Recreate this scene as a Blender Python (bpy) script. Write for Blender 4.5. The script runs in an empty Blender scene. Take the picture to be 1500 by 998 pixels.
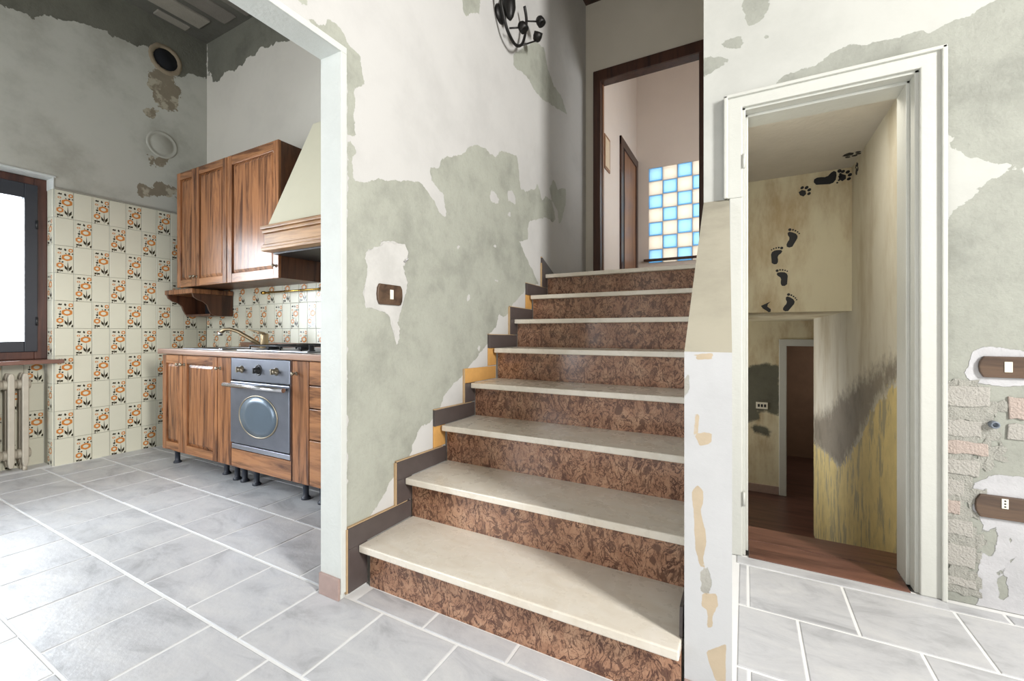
import bpy, bmesh, math, random
import numpy as np
from mathutils import Vector
random.seed(7)
R = math.radians
scn = bpy.context.scene
COL = scn.collection

# ------------------------------------------------------------------ camera, sky, daylight, exposure
cam = bpy.data.cameras.new('camera')
cam.sensor_width = 36.0
cam.lens = 630.0 / 1500.0 * 36.0
cam.shift_y = -12.0 / 1500.0
cam.clip_start = 0.05
cam_o = bpy.data.objects.new('camera', cam)
cam_o.location = (0, 0, 0.97)
cam_o.rotation_euler = (R(90), 0, R(28.45))
COL.objects.link(cam_o)
scn.camera = cam_o

world = bpy.data.worlds.new('overcast_sky')
scn.world = world
world.use_nodes = True
wb = world.node_tree.nodes['Background']
wb.inputs[0].default_value = (0.93, 0.97, 1.0, 1)
wb.inputs[1].default_value = 1.6

def area_light(name, loc, rot, sx, sy, power, col=(1, 1, 1), spread=180):
    l = bpy.data.lights.new(name, 'AREA')
    l.shape = 'RECTANGLE'; l.size = sx; l.size_y = sy
    l.energy = power; l.color = col; l.spread = R(spread)
    o = bpy.data.objects.new(name, l)
    o.location = loc; o.rotation_euler = rot
    COL.objects.link(o)
    return o
# daylight entering through the windows and glazed doors of the rooms (area lamps stand in the openings); lower-level lights are added
area_light('daylight_right_window', (3.28, -0.15, 2.55), (R(78), 0, R(90)), 0.60, 1.3, 330, (1.0, 0.985, 0.96))
area_light('daylight_rear_window', (0.6, -2.68, 0.85), (R(90), 0, 0), 2.4, 1.0, 22, (0.97, 0.985, 1.0))
area_light('daylight_kitchen_window', (-4.62, 0.53, 1.42), (R(90), 0, R(-90)), 1.15, 1.25, 135, (0.84, 0.92, 1.0))
area_light('daylight_kitchen_rear_window', (-3.0, -1.78, 1.35), (R(90), 0, 0), 1.5, 1.9, 75, (0.88, 0.93, 1.0))
area_light('added_lower_hall_light', (-1.2, 5.7, 0.25), (R(90), 0, R(-90)), 0.7, 0.8, 10, (0.98, 0.98, 1.0))  # added unseen light to brighten the lower hall, no window there
area_light('added_lower_stair_light', (-0.12, 4.5, 0.2), (R(90), 0, R(-90)), 0.92, 1.1, 6, (0.98, 0.98, 1.0))  # added unseen fill for the right understair wall
area_light('added_far_room_light', (1.86, 7.3, 0.4), (R(90), 0, R(90)), 0.8, 0.8, 9, (1.0, 0.96, 0.9))  # invented source that lifts the far room out of darkness
area_light('daylight_corridor_window', (0.75, 5.0, 2.6), (R(90), 0, R(90)), 1.2, 1.4, 42, (0.97, 0.98, 1.0))
area_light('daylight_glass_blocks', (-0.7, 7.1, 2.75), (R(90), 0, R(180)), 1.9, 1.8, 30, (0.95, 0.98, 1.0))

vs = scn.view_settings
vs.view_transform = 'Standard'
vs.look = 'None'
vs.gamma = 1.0
vs.use_curve_mapping = False
vs.exposure = -0.05

# ------------------------------------------------------------------ mesh helpers
WO = {}
class MB:
    def __init__(self):
        self.v = []; self.f = []; self.m = []; self.s = []
    def face(self, pts, mat=0, smooth=False):
        n = len(self.v); self.v += [tuple(p) for p in pts]
        self.f.append(tuple(range(n, n + len(pts)))); self.m.append(mat); self.s.append(smooth)
    def add(self, vs_, fs, mat=0, smooth=False):
        n = len(self.v); self.v += [tuple(p) for p in vs_]
        for f in fs:
            self.f.append(tuple(n + i for i in f)); self.m.append(mat); self.s.append(smooth)
        return self
    def box(self, x0, x1, y0, y1, z0, z1, mat=0):
        vs_ = [(x, y, z) for z in (z0, z1) for y in (y0, y1) for x in (x0, x1)]
        return self.add(vs_, [(0, 2, 3, 1), (4, 5, 7, 6), (0, 1, 5, 4), (2, 6, 7, 3), (0, 4, 6, 2), (1, 3, 7, 5)], mat)
    def prism(self, poly, ax, a0, a1, mat=0, smooth=False):
        # poly in the two remaining axes (order x,y,z without ax)
        def p3(p, a):
            return (a, p[0], p[1]) if ax == 'x' else (p[0], a, p[1]) if ax == 'y' else (p[0], p[1], a)
        n = len(poly)
        vs_ = [p3(p, a0) for p in poly] + [p3(p, a1) for p in poly]
        self.add(vs_, [tuple(range(n)), tuple(range(2 * n - 1, n - 1, -1))], mat)
        k = len(self.v) - 2 * n
        for i in range(n):
            j = (i + 1) % n
            self.f.append((k + i, k + n + i, k + n + j, k + j)); self.m.append(mat); self.s.append(smooth)
        return self
    def tube(self, pts, r, n=10, mat=0, cap=True):
        pts = [Vector(p) for p in pts]
        rs = r if isinstance(r, (list, tuple)) else [r] * len(pts)
        k = len(self.v); up = None
        for i, p in enumerate(pts):
            t = (pts[min(i + 1, len(pts) - 1)] - pts[max(i - 1, 0)]).normalized()
            if up is None:
                up = Vector((0, 0, 1)) if abs(t.z) < 0.9 else Vector((1, 0, 0))
            b = t.cross(up).normalized(); up = b.cross(t).normalized()
            for j in range(n):
                a = 2 * math.pi * j / n
                self.v.append(tuple(p + (b * math.cos(a) + up * math.sin(a)) * rs[i]))
        for i in range(len(pts) - 1):
            for j in range(n):
                j2 = (j + 1) % n
                self.f.append((k + i * n + j, k + i * n + j2, k + (i + 1) * n + j2, k + (i + 1) * n + j)); self.m.append(mat); self.s.append(True)
        if cap:
            self.f.append(tuple(k + j for j in range(n))); self.m.append(mat); self.s.append(False)
            e = k + (len(pts) - 1) * n
            self.f.append(tuple(e + j for j in reversed(range(n)))); self.m.append(mat); self.s.append(False)
        return self
    def lathe(self, c, axis, prof, n=20, mat=0):
        # prof: (radius, distance along axis)
        a = Vector(axis).normalized(); c = Vector(c)
        u = a.cross(Vector((0, 0, 1)) if abs(a.z) < 0.9 else Vector((1, 0, 0))).normalized(); w = a.cross(u)
        k = len(self.v)
        for r, d in prof:
            for j in range(n):
                t = 2 * math.pi * j / n
                self.v.append(tuple(c + a * d + (u * math.cos(t) + w * math.sin(t)) * max(r, 1e-5)))
        for i in range(len(prof) - 1):
            for j in range(n):
                j2 = (j + 1) % n
                self.f.append((k + i * n + j, k + i * n + j2, k + (i + 1) * n + j2, k + (i + 1) * n + j)); self.m.append(mat); self.s.append(True)
        return self
    def build(self, name, mats, parent=None, bevel=0.0, seg=2, recalc=True, auto=False):
        me = bpy.data.meshes.new(name)
        off = WO.get(parent.name, Vector((0, 0, 0))) if parent else Vector((0, 0, 0))
        me.from_pydata([tuple(Vector(p) - off) for p in self.v], [], self.f)
        for p, mi, sm in zip(me.polygons, self.m, self.s):
            p.material_index = mi; p.use_smooth = sm
        if recalc:
            bm = bmesh.new(); bm.from_mesh(me)
            bmesh.ops.recalc_face_normals(bm, faces=bm.faces)
            bm.to_mesh(me); bm.free()
        for m in (mats if isinstance(mats, (list, tuple)) else [mats]):
            me.materials.append(m)
        o = bpy.data.objects.new(name, me); COL.objects.link(o)
        if parent: o.parent = parent
        WO[o.name] = off.copy()
        if bevel > 0:
            md = o.modifiers.new('edge', 'BEVEL'); md.width = bevel; md.segments = seg; md.limit_method = 'ANGLE'; md.angle_limit = R(40)
        return o

def BX(*a, mat=0): return MB().box(*a, mat=mat)
def tag(o, label=None, cat=None, group=None, kind=None):
    if label: o['label'] = label
    if cat: o['category'] = cat
    if group: o['group'] = group
    if kind: o['kind'] = kind
    return o
def thing(name, loc, label, cat, group=None, kind=None):
    o = bpy.data.objects.new(name, None); COL.objects.link(o)
    o.empty_display_size = 0.05; o.location = loc; WO[o.name] = Vector(loc)
    return tag(o, label, cat, group, kind)
def struct(o, label=None):
    return tag(o, label, None, None, 'structure')

# ------------------------------------------------------------------ materials
def srgb(r, g, b):
    f = lambda c: (c / 255 / 12.92) if c / 255 <= 0.04045 else ((c / 255 + 0.055) / 1.055) ** 2.4
    return (f(r), f(g), f(b), 1)
class NT:
    def __init__(self, name):
        self.mat = bpy.data.materials.new(name); self.mat.use_nodes = True
        self.t = self.mat.node_tree; self.b = self.t.nodes['Principled BSDF']
        self.tc = self.n('ShaderNodeTexCoord')
    def n(self, t, **k):
        o = self.t.nodes.new(t)
        for a, b in k.items(): setattr(o, a, b)
        return o
    def l(self, a, b): self.t.links.new(a, b)
    def mapped(self, sc=(1, 1, 1), rot=(0, 0, 0), src='Object'):
        m = self.n('ShaderNodeMapping'); m.inputs['Scale'].default_value = sc; m.inputs['Rotation'].default_value = rot
        self.l(self.tc.outputs[src], m.inputs[0]); return m.outputs[0]
    def noise(self, scale, detail=5, rough=0.6, vec=None, dist=0.0):
        o = self.n('ShaderNodeTexNoise'); o.inputs['Scale'].default_value = scale; o.inputs['Detail'].default_value = detail
        o.inputs['Roughness'].default_value = rough; o.inputs['Distortion'].default_value = dist
        self.l(vec if vec is not None else self.tc.outputs['Object'], o.inputs['Vector']); return o.outputs[0]
    def ramp(self, fac, stops):
        o = self.n('ShaderNodeValToRGB'); e = o.color_ramp.elements
        while len(e) < len(stops): e.new(0.5)
        for i, (p, c) in enumerate(stops): e[i].position = p; e[i].color = c
        self.l(fac, o.inputs[0]); return o.outputs[0]
    def mix(self, fac, a, b, mode='MIX'):
        o = self.n('ShaderNodeMix', data_type='RGBA', blend_type=mode)
        for s, x in ((o.inputs[0], fac), (o.inputs[6], a), (o.inputs[7], b)):
            if hasattr(x, 'is_linked'): self.l(x, s)
            else: s.default_value = x
        return o.outputs[2]
    def math(self, op, a, b=0.0, c=None):
        o = self.n('ShaderNodeMath', operation=op)
        for s, x in zip(o.inputs, (a, b, c)):
            if x is None: continue
            if hasattr(x, 'is_linked'): self.l(x, s)
            else: s.default_value = x
        return o.outputs[0]
    def mrange(self, v, a, b, c=0.0, d=1.0):
        o = self.n('ShaderNodeMapRange'); o.interpolation_type = 'SMOOTHSTEP'
        self.l(v, o.inputs[0])
        for i, x in enumerate((a, b, c, d)): o.inputs[i + 1].default_value = x
        return o.outputs[0]
    def attr(self, name):
        o = self.n('ShaderNodeAttribute', attribute_name=name); return o.outputs['Fac']
    def bump(self, h, dist, strength=1.0, prev=None):
        o = self.n('ShaderNodeBump'); o.inputs['Distance'].default_value = dist; o.inputs['Strength'].default_value = strength
        self.l(h, o.inputs['Height'])
        if prev is not None: self.l(prev, o.inputs['Normal'])
        return o.outputs[0]
    def out(self, col=None, rough=None, nrm=None, metal=None, spec=None):
        if col is not None:
            if hasattr(col, 'is_linked'): self.l(col, self.b.inputs['Base Color'])
            else: self.b.inputs['Base Color'].default_value = col
        if rough is not None:
            if hasattr(rough, 'is_linked'): self.l(rough, self.b.inputs['Roughness'])
            else: self.b.inputs['Roughness'].default_value = rough
        if nrm is not None: self.l(nrm, self.b.inputs['Normal'])
        if metal is not None: self.b.inputs['Metallic'].default_value = metal
        if spec is not None: self.b.inputs['Specular IOR Level'].default_value = spec
        return self.mat

def mat_plain(name, col, rough=0.5, metal=0.0, var=0.12, scale=18, bump=0.0, spec=0.5):
    t = NT(name); n = t.noise(scale, 4)
    c = t.mix(n, tuple(x * (1 - var) for x in col[:3]) + (1,), tuple(min(1, x * (1 + var)) for x in col[:3]) + (1,))
    nr = t.bump(t.noise(scale * 6, 3), bump) if bump > 0 else None
    return t.out(c, rough, nr, metal, spec)

def mat_peel(name, paint, plaster, aux=None, dirt=0.10, dirtcol=None, amp=0.03, paint_r=0.75, vert=False, dirtscale=2.2, soft=0.0012, auxsoft=0.001, auxamp=0.6, auxmix=None):
    """flaking paint over old plaster: 'peel' and 'aux' hold the distance to the flake edges in metres"""
    t = NT(name)
    mp = t.mapped((1, 1, 0.35) if vert else (1, 1, 1))
    big = t.noise(dirtscale, 6, 0.65, mp); fine = t.noise(55, 4, 0.7); mid = t.noise(9, 6, 0.65)
    dc = dirtcol or tuple(x * 0.72 for x in paint[:3]) + (1,)
    pc = t.mix(t.math('MULTIPLY', t.mrange(big, 0.42, 0.72), dirt * 4 if dirt < .25 else 1.0), paint, dc)
    pc = t.mix(t.math('MULTIPLY', t.mrange(mid, 0.5, 0.8), 0.22), pc, tuple(x * 0.86 for x in paint[:3]) + (1,))
    dk = tuple(x * 0.74 for x in plaster[:3]) + (1,); lt = tuple(min(1, x * 1.13) for x in plaster[:3]) + (1,)
    lc = t.ramp(t.noise(4.5, 7, 0.65), [(0.3, dk), (0.5, plaster), (0.72, lt)])
    lc = t.mix(t.math('MULTIPLY', t.mrange(fine, 0.45, 0.75), 0.25), lc, dk)
    jag = t.math('ADD', t.math('MULTIPLY', t.math('SUBTRACT', t.noise(16, 8, 0.62), 0.5), amp * 1.6), t.math('MULTIPLY', t.math('SUBTRACT', t.noise(70, 3), 0.5), amp * 0.35))
    pf = t.mrange(t.math('ADD', t.attr('peel'), jag), -soft, soft)
    col = t.mix(pf, pc, lc)
    hgt = t.math('SUBTRACT', 1.0, pf)
    if aux is not None:
        af = t.mrange(t.math('ADD', t.attr('aux'), t.math('MULTIPLY', jag, auxamp)), -auxsoft, auxsoft)
        ac = t.mix(t.mrange(mid, 0.35, 0.7), aux, tuple(x * 0.86 for x in aux[:3]) + (1,))
        if auxmix: ac = t.mix(t.mrange(t.noise(auxmix[1], 7, 0.65, t.mapped((1, 1, 0.3) if vert else (1, 1, 1))), 0.5, 0.6), ac, auxmix[0])
        col = t.mix(af, col, ac)
        hgt = t.math('MAXIMUM', hgt, t.math('MULTIPLY', af, 0.9))
    nr = t.bump(hgt, 0.0025, 1.0)
    rg = t.math('MULTIPLY', t.math('ADD', t.math('MULTIPLY', fine, 0.8), t.math('MULTIPLY', mid, 1.4)), t.math('ADD', 0.25, pf))
    nr = t.bump(rg, 0.004, 0.55, nr)
    return t.out(col, paint_r, nr, None, 0.25)

def mat_wood(name, light, dark, axis='z', rough=0.38, sc=1.0):
    t = NT(name)
    a, b = 9.0 * sc, 0.75 * sc
    s = (a, a, b) if axis == 'z' else (b, a, a) if axis == 'x' else (a, b, a)
    mp = t.mapped(s)
    g = t.noise(1.6, 8, 0.62, mp, 0.9)
    fib = t.noise(9.0, 4, 0.7, mp)
    kn = t.noise(2.3, 2, 0.5, t.mapped(tuple(x * 0.35 for x in s)))
    c = t.ramp(g, [(0.36, dark), (0.47, tuple((x * 0.55 + y * 0.45) for x, y in zip(light, dark))), (0.58, light), (0.76, tuple(min(1, x * 1.12) for x in light[:3]) + (1,))])
    c = t.mix(t.math('MULTIPLY', t.mrange(fib, 0.5, 0.75), 0.35), c, dark)
    c = t.mix(t.math('MULTIPLY', t.mrange(kn, 0.58, 0.75), 0.45), c, tuple(x * 0.75 for x in dark[:3]) + (1,))
    return t.out(c, rough, t.bump(fib, 0.0006), None, 0.5)

M = {}
M['stair_wall'] = mat_peel('white_paint_flaking_off_grey_green_plaster', srgb(190, 189, 186), srgb(160, 162, 151), srgb(194, 193, 189))
M['door_wall'] = mat_peel('white_paint_flaking_off_grey_plaster', srgb(187, 188, 182), srgb(152, 154, 145), srgb(190, 190, 192))
M['pier'] = mat_peel('white_paint_flaking_off_cream_plaster', srgb(192, 193, 194), srgb(168, 166, 158), srgb(190, 174, 150), amp=0.012)
M['beige_plaster'] = mat_peel('bare_beige_plaster', srgb(172, 167, 150), srgb(150, 145, 130), None, 0.2)
M['kitchen_left'] = mat_peel('stained_grey_kitchen_paint', srgb(182, 181, 170), srgb(104, 103, 92), srgb(132, 122, 104), 0.2, srgb(150, 148, 136), 0.05, auxamp=1.5, auxmix=(srgb(168, 160, 140), 11))
M['kitchen_back'] = mat_peel('warm_white_kitchen_paint', srgb(203, 198, 186), srgb(112, 111, 99), None, 0.06, None, 0.05)
M['ceiling_k'] = mat_peel('bare_concrete_ceiling', srgb(118, 112, 102), srgb(90, 88, 80), None, 0.24, srgb(84, 82, 76))
M['closet_wall'] = mat_peel('mouldy_cream_wall', srgb(216, 208, 180), srgb(104, 104, 92), srgb(210, 208, 196), 0.24, srgb(176, 154, 118), 0.05, vert=True, dirtscale=4.0, soft=0.02)
M['closet_right'] = mat_peel('mouldy_wall_over_ochre_dado', srgb(214, 209, 192), srgb(142, 134, 120), srgb(228, 208, 146), 0.2, srgb(184, 172, 146), 0.16, vert=True, dirtscale=4.0, soft=0.07, auxamp=0.9, auxsoft=0.006, auxmix=(srgb(176, 166, 134), 14))
M['closet_ceiling'] = mat_plain('stained_off_white_ceiling', srgb(205, 200, 190), 0.85, var=0.12, scale=6, bump=0.002)
M['white_frame'] = mat_plain('old_white_gloss_paint', srgb(194, 195, 188), 0.38, var=0.05, scale=9, bump=0.0012)
M['white_trim'] = mat_plain('chalky_white_paint', srgb(196, 199, 194), 0.6, var=0.08, scale=11, bump=0.0015)
M['room_behind'] = mat_plain('dull_room_paint', srgb(158, 152, 142), 0.85, var=0.05)  # unseen walls kept dull to weaken the bounced light
M['landing_wall'] = mat_plain('warm_white_landing_paint', srgb(206, 200, 186), 0.8, var=0.07, scale=3, bump=0.001)
M['corridor_wall'] = mat_plain('pale_pinkish_corridor_paint', srgb(214, 202, 192), 0.8, var=0.05, scale=3)
M['dark_frame'] = mat_wood('dark_stained_door_wood', srgb(74, 46, 34), srgb(40, 22, 17), 'z', 0.35)
M['mid_frame'] = mat_wood('brown_door_leaf_wood', srgb(150, 108, 78), srgb(104, 68, 46), 'z', 0.4)
M['wood'] = mat_wood('walnut_cabinet_wood', srgb(160, 108, 70), srgb(84, 51, 32), 'z', 0.27, 1.5)
M['wood_h'] = mat_wood('walnut_drawer_wood', srgb(168, 116, 76), srgb(92, 58, 37), 'x', 0.27, 1.5)
M['wood_dark'] = mat_wood('dark_walnut_side_wood', srgb(96, 60, 40), srgb(56, 33, 22), 'z')
M['hood_wood'] = mat_wood('light_hood_cornice_wood', srgb(176, 136, 94), srgb(120, 84, 54), 'x')
M['hood'] = mat_plain('cream_hood_enamel', srgb(204, 198, 174), 0.5, var=0.03)
M['black'] = mat_plain('black_plastic', srgb(26, 26, 28), 0.4)
M['void_shade'] = mat_plain('painted_cavity_shade', srgb(14, 15, 20), 0.9)  # near-black colour stands in for shade in hollows and gaps
M['steel'] = mat_plain('brushed_steel', srgb(176, 180, 190), 0.3, 0.9, var=0.1, scale=30)
M['oven_steel'] = mat_plain('grimy_oven_steel', srgb(126, 130, 140), 0.34, 0.75, var=0.22, scale=10)
M['chrome'] = mat_plain('worn_chrome', srgb(205, 205, 208), 0.2, 1.0, var=0.05)
M['pewter'] = mat_plain('aged_pewter', srgb(150, 140, 122), 0.35, 0.9)
M['brass'] = mat_plain('brass', srgb(196, 160, 84), 0.25, 1.0)
M['champagne'] = mat_plain('champagne_metal', srgb(172, 152, 120), 0.3, 0.8)
M['oven_glass'] = mat_plain('oven_window_glass', srgb(96, 110, 122), 0.3, 0.3, var=0.15, scale=6)
M['worktop'] = mat_plain('pale_worktop', srgb(210, 203, 196), 0.25, var=0.05)
M['worktop_edge'] = mat_wood('worktop_edge_wood', srgb(160, 124, 100), srgb(118, 86, 66), 'x')
M['iron'] = mat_plain('wrought_iron', srgb(42, 41, 40), 0.45, 0.7)
M['radiator'] = mat_plain('dusty_cream_radiator_paint', srgb(176, 168, 152), 0.5, var=0.2, scale=14)
M['window_sash'] = mat_plain('charcoal_window_sash', srgb(44, 46, 52), 0.4)
M['window_frame'] = mat_wood('reddish_window_frame_wood', srgb(84, 50, 38), srgb(52, 28, 22), 'z', 0.45)
M['sill'] = mat_plain('brown_stone_sill', srgb(120, 88, 76), 0.3, var=0.2, scale=25)
M['plate'] = mat_wood('brown_switch_plate', srgb(96, 76, 60), srgb(58, 44, 36), 'x', 0.35)
M['button'] = mat_plain('cream_plastic', srgb(232, 228, 212), 0.35, var=0.03)
M['rubber'] = mat_plain('dark_foot_plastic', srgb(44, 48, 58), 0.4)
M['pipe'] = mat_plain('grey_pipe_plastic', srgb(118, 126, 136), 0.45)
M['ink'] = mat_plain('dark_sticker_vinyl', srgb(20, 20, 25), 0.6)
M['ochre'] = mat_plain('ochre_adhesive', srgb(198, 150, 84), 0.8, var=0.15, scale=30, bump=0.002)
M['stone_skirt'] = mat_plain('dark_stone_skirting', srgb(76, 68, 66), 0.35, var=0.25, scale=22)
M['clay_skirt'] = mat_plain('brown_marble_skirting', srgb(160, 138, 130), 0.4, var=0.18, scale=26)
M['mortar'] = mat_plain('rough_mortar', srgb(160, 159, 151), 0.9, var=0.14, scale=30, bump=0.006)
M['brick_a'] = mat_plain('whitewashed_brick', srgb(170, 167, 160), 0.9, var=0.12, scale=24, bump=0.006)
M['brick_b'] = mat_plain('pinkish_brick', srgb(176, 162, 153), 0.9, var=0.14, scale=24, bump=0.006)
M['grout'] = mat_plain('white_grout', srgb(226, 226, 224), 0.85, var=0.05)
M['threshold'] = mat_wood('red_brown_threshold_board', srgb(116, 80, 66), srgb(72, 46, 38), 'x', 0.32)
M['lower_floor'] = mat_wood('red_brown_lower_floor', srgb(96, 66, 56), srgb(66, 42, 36), 'x', 0.3)
M['dim_room'] = mat_plain('brown_tiled_far_room', srgb(120, 92, 70), 0.7, var=0.25, scale=5)
M['picture'] = mat_plain('picture_paper', srgb(206, 186, 160), 0.7, var=0.1)
M['tile_plain'] = mat_plain('glazed_cream_tile', srgb(206, 203, 184), 0.3, var=0.05, scale=5)
M['tile_orange'] = mat_plain('orange_tile_print', srgb(192, 120, 48), 0.3, var=0.1)
M['tile_olive'] = mat_plain('dark_olive_tile_print', srgb(46, 40, 26), 0.2, var=0.1)
M['tile_pale'] = mat_plain('pale_tile_print', srgb(226, 224, 210), 0.16, var=0.03)

def mat_floor_tile(name, a, b, cc):
    t = NT(name); oi = t.n('ShaderNodeObjectInfo')
    v = t.n('ShaderNodeVectorMath', operation='ADD'); t.l(t.tc.outputs['Object'], v.inputs[0])
    k = t.n('ShaderNodeVectorMath', operation='SCALE'); t.l(oi.outputs['Location'], k.inputs[0]); k.inputs['Scale'].default_value = 7.3
    t.l(k.outputs[0], v.inputs[1]); vec = v.outputs[0]
    st = t.n('ShaderNodeMapping'); st.inputs['Scale'].default_value = (1.0, 2.0, 1.0); t.l(vec, st.inputs[0])
    c = t.ramp(t.noise(3.2, 9, 0.68, st.outputs[0], 0.8), [(0.3, b), (0.48, a), (0.7, cc)])
    c = t.mix(t.math('MULTIPLY', t.mrange(t.noise(26, 5, 0.7, vec), 0.52, 0.75), 0.22), c, b)
    rr = t.mrange(t.noise(7, 4, 0.6, vec), 0.3, 0.75, 0.30, 0.52)
    return t.out(c, rr, t.bump(t.noise(16, 6, 0.65, vec), 0.0022), None, 0.4)
M['floor_tile'] = mat_floor_tile('pale_grey_stoneware_tile', srgb(188, 189, 191), srgb(156, 157, 159), srgb(203, 203, 202))

def mat_tread():
    t = NT('beige_marble'); n = t.noise(7, 8, 0.6, t.mapped((1, 2.2, 1)), 1.2)
    c = t.ramp(n, [(0.3, srgb(209, 200, 184)), (0.5, srgb(216, 209, 195)), (0.72, srgb(221, 215, 203))])
    return t.out(c, t.mrange(t.noise(12, 4), 0.3, 0.8, 0.22, 0.42), None, None, 0.5)
M['tread'] = mat_tread()
M['nosing'] = mat_plain('pale_marble_nosing', srgb(220, 214, 192), 0.3, var=0.05, scale=12)
def mat_riser():
    t = NT('red_verona_marble')
    mp = t.mapped((1, 1, 0.62))
    wv = t.noise(20, 4, 0.6, mp, 1.6); w2 = t.noise(44, 3, 0.6, mp, 1.4)
    base = t.ramp(t.noise(13, 6, 0.65), [(0.3, srgb(140, 102, 80)), (0.5, srgb(166, 126, 100)), (0.75, srgb(188, 152, 124))])
    v1 = t.mrange(t.math('ABSOLUTE', t.math('SUBTRACT', wv, 0.5)), 0.006, 0.040, 1.0, 0.0)
    v2 = t.mrange(t.math('ABSOLUTE', t.math('SUBTRACT', w2, 0.5)), 0.005, 0.045, 1.0, 0.0)
    blot = t.mrange(t.noise(30, 4, 0.6, mp, 0.8), 0.55, 0.61)
    f = t.math('MAXIMUM', t.math('MULTIPLY', v1, 0.9), t.math('MAXIMUM', t.math('MULTIPLY', v2, 0.55), t.math('MULTIPLY', blot, 0.75)))
    c = t.mix(f, base, srgb(70, 43, 36))
    return t.out(c, 0.18, None, None, 0.5)
M['riser'] = mat_riser()

def mat_glass_block(name, col, glow):
    t = NT(name); m = t.mat; nt = t.t
    tr = t.n('ShaderNodeBsdfTranslucent'); tr.inputs[0].default_value = col
    mx = t.n('ShaderNodeMixShader'); mx.inputs[0].default_value = 0.72
    t.b.inputs['Base Color'].default_value = col; t.b.inputs['Roughness'].default_value = 0.2
    nt.links.new(t.b.outputs[0], mx.inputs[1]); nt.links.new(tr.outputs[0], mx.inputs[2])
    nt.links.new(mx.outputs[0], nt.nodes['Material Output'].inputs[0])
    return m
M['gb_blue'] = mat_glass_block('blue_glass_block', srgb(208, 236, 246), 0)
M['gb_edge'] = mat_glass_block('deep_blue_glass_edge', srgb(120, 186, 230), 0)
M['gb_cream'] = mat_glass_block('cream_glass_block', srgb(238, 232, 222), 0)
def mat_pane():
    t = NT('clear_window_glass'); nt = t.t
    tr = t.n('ShaderNodeBsdfTransparent'); gl = t.n('ShaderNodeBsdfGlossy'); gl.inputs['Roughness'].default_value = 0.02
    fr = t.n('ShaderNodeFresnel'); fr.inputs[0].default_value = 1.3
    mx = t.n('ShaderNodeMixShader'); nt.links.new(fr.outputs[0], mx.inputs[0]); nt.links.new(tr.outputs[0], mx.inputs[1]); nt.links.new(gl.outputs[0], mx.inputs[2])
    nt.links.new(mx.outputs[0], nt.nodes['Material Output'].inputs[0]); return t.mat
M['pane'] = mat_pane()

# ------------------------------------------------------------------ wall skins with flaking edges
def sdf(pts, poly):
    P = np.asarray(poly, float); Q = np.roll(P, -1, 0)
    d2 = np.full(len(pts), 1e9); ins = np.zeros(len(pts), bool)
    for a, b in zip(P, Q):
        e = b - a; w = pts - a
        t = np.clip((w @ e) / max(e @ e, 1e-12), 0, 1)
        q = w - t[:, None] * e
        d2 = np.minimum(d2, (q * q).sum(1))
        c = ((a[1] > pts[:, 1]) != (b[1] > pts[:, 1]))
        with np.errstate(divide='ignore', invalid='ignore'):
            x = (b[0] - a[0]) * (pts[:, 1] - a[1]) / (b[1] - a[1] if b[1] != a[1] else 1e-12) + a[0]
        ins ^= c & (pts[:, 0] < x)
    d = np.sqrt(d2)
    return np.where(ins, d, -d)
def field(pts, ops):
    f = np.full(len(pts), -0.12)
    for op, poly in ops:
        s = sdf(pts, poly)
        f = np.maximum(f, s) if op == '+' else np.minimum(f, -s)
    return np.clip(f, -0.12, 0.12)
def cuts(a0, a1, step, extra=()):
    n = max(1, int(round((a1 - a0) / step)))
    base = list(np.linspace(a0, a1, n + 1))
    for e in extra:
        if a0 < e < a1:
            base = [x for x in base if abs(x - e) > step * 0.3 or x in (a0, a1)] + [e]
    return sorted(set(round(x, 5) for x in base))
def wall(name, boxes, skins, mats, parent=None):
    """boxes: solid masonry; skins: (P(a,b), a0,a1,b0,b1, step, holes, peel_ops, aux_ops, mat index)"""
    mb = MB()
    for b in boxes: mb.box(*b[:6], mat=(b[6] if len(b) > 6 else 0))
    npl = len(mb.v); peel = [np.full(npl, -0.12)]; aux = [np.full(npl, -0.12)]
    for P, a0, a1, b0, b1, step, holes, pops, aops, mi in skins:
        A = cuts(a0, a1, step, [h[0] for h in holes] + [h[1] for h in holes])
        B = cuts(b0, b1, step, [h[2] for h in holes] + [h[3] for h in holes])
        g = np.array([(a, b) for b in B for a in A]); k = len(mb.v); na = len(A)
        mb.v += [P(a, b) for a, b in g]
        for j in range(len(B) - 1):
            for i in range(na - 1):
                ca, cb = (A[i] + A[i + 1]) / 2, (B[j] + B[j + 1]) / 2
                if any(h[0] < ca < h[1] and h[2] < cb < h[3] for h in holes): continue
                q = k + j * na + i
                mb.f.append((q, q + 1, q + 1 + na, q + na)); mb.m.append(mi); mb.s.append(False)
        peel.append(field(g, pops)); aux.append(field(g, aops))
    o = mb.build(name, mats, parent, recalc=False)
    for nm, ar in (('peel', peel), ('aux', aux)):
        at = o.data.attributes.new(nm, 'FLOAT', 'POINT'); at.data.foreach_set('value', np.concatenate(ar).astype(np.float32))
    return o
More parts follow.
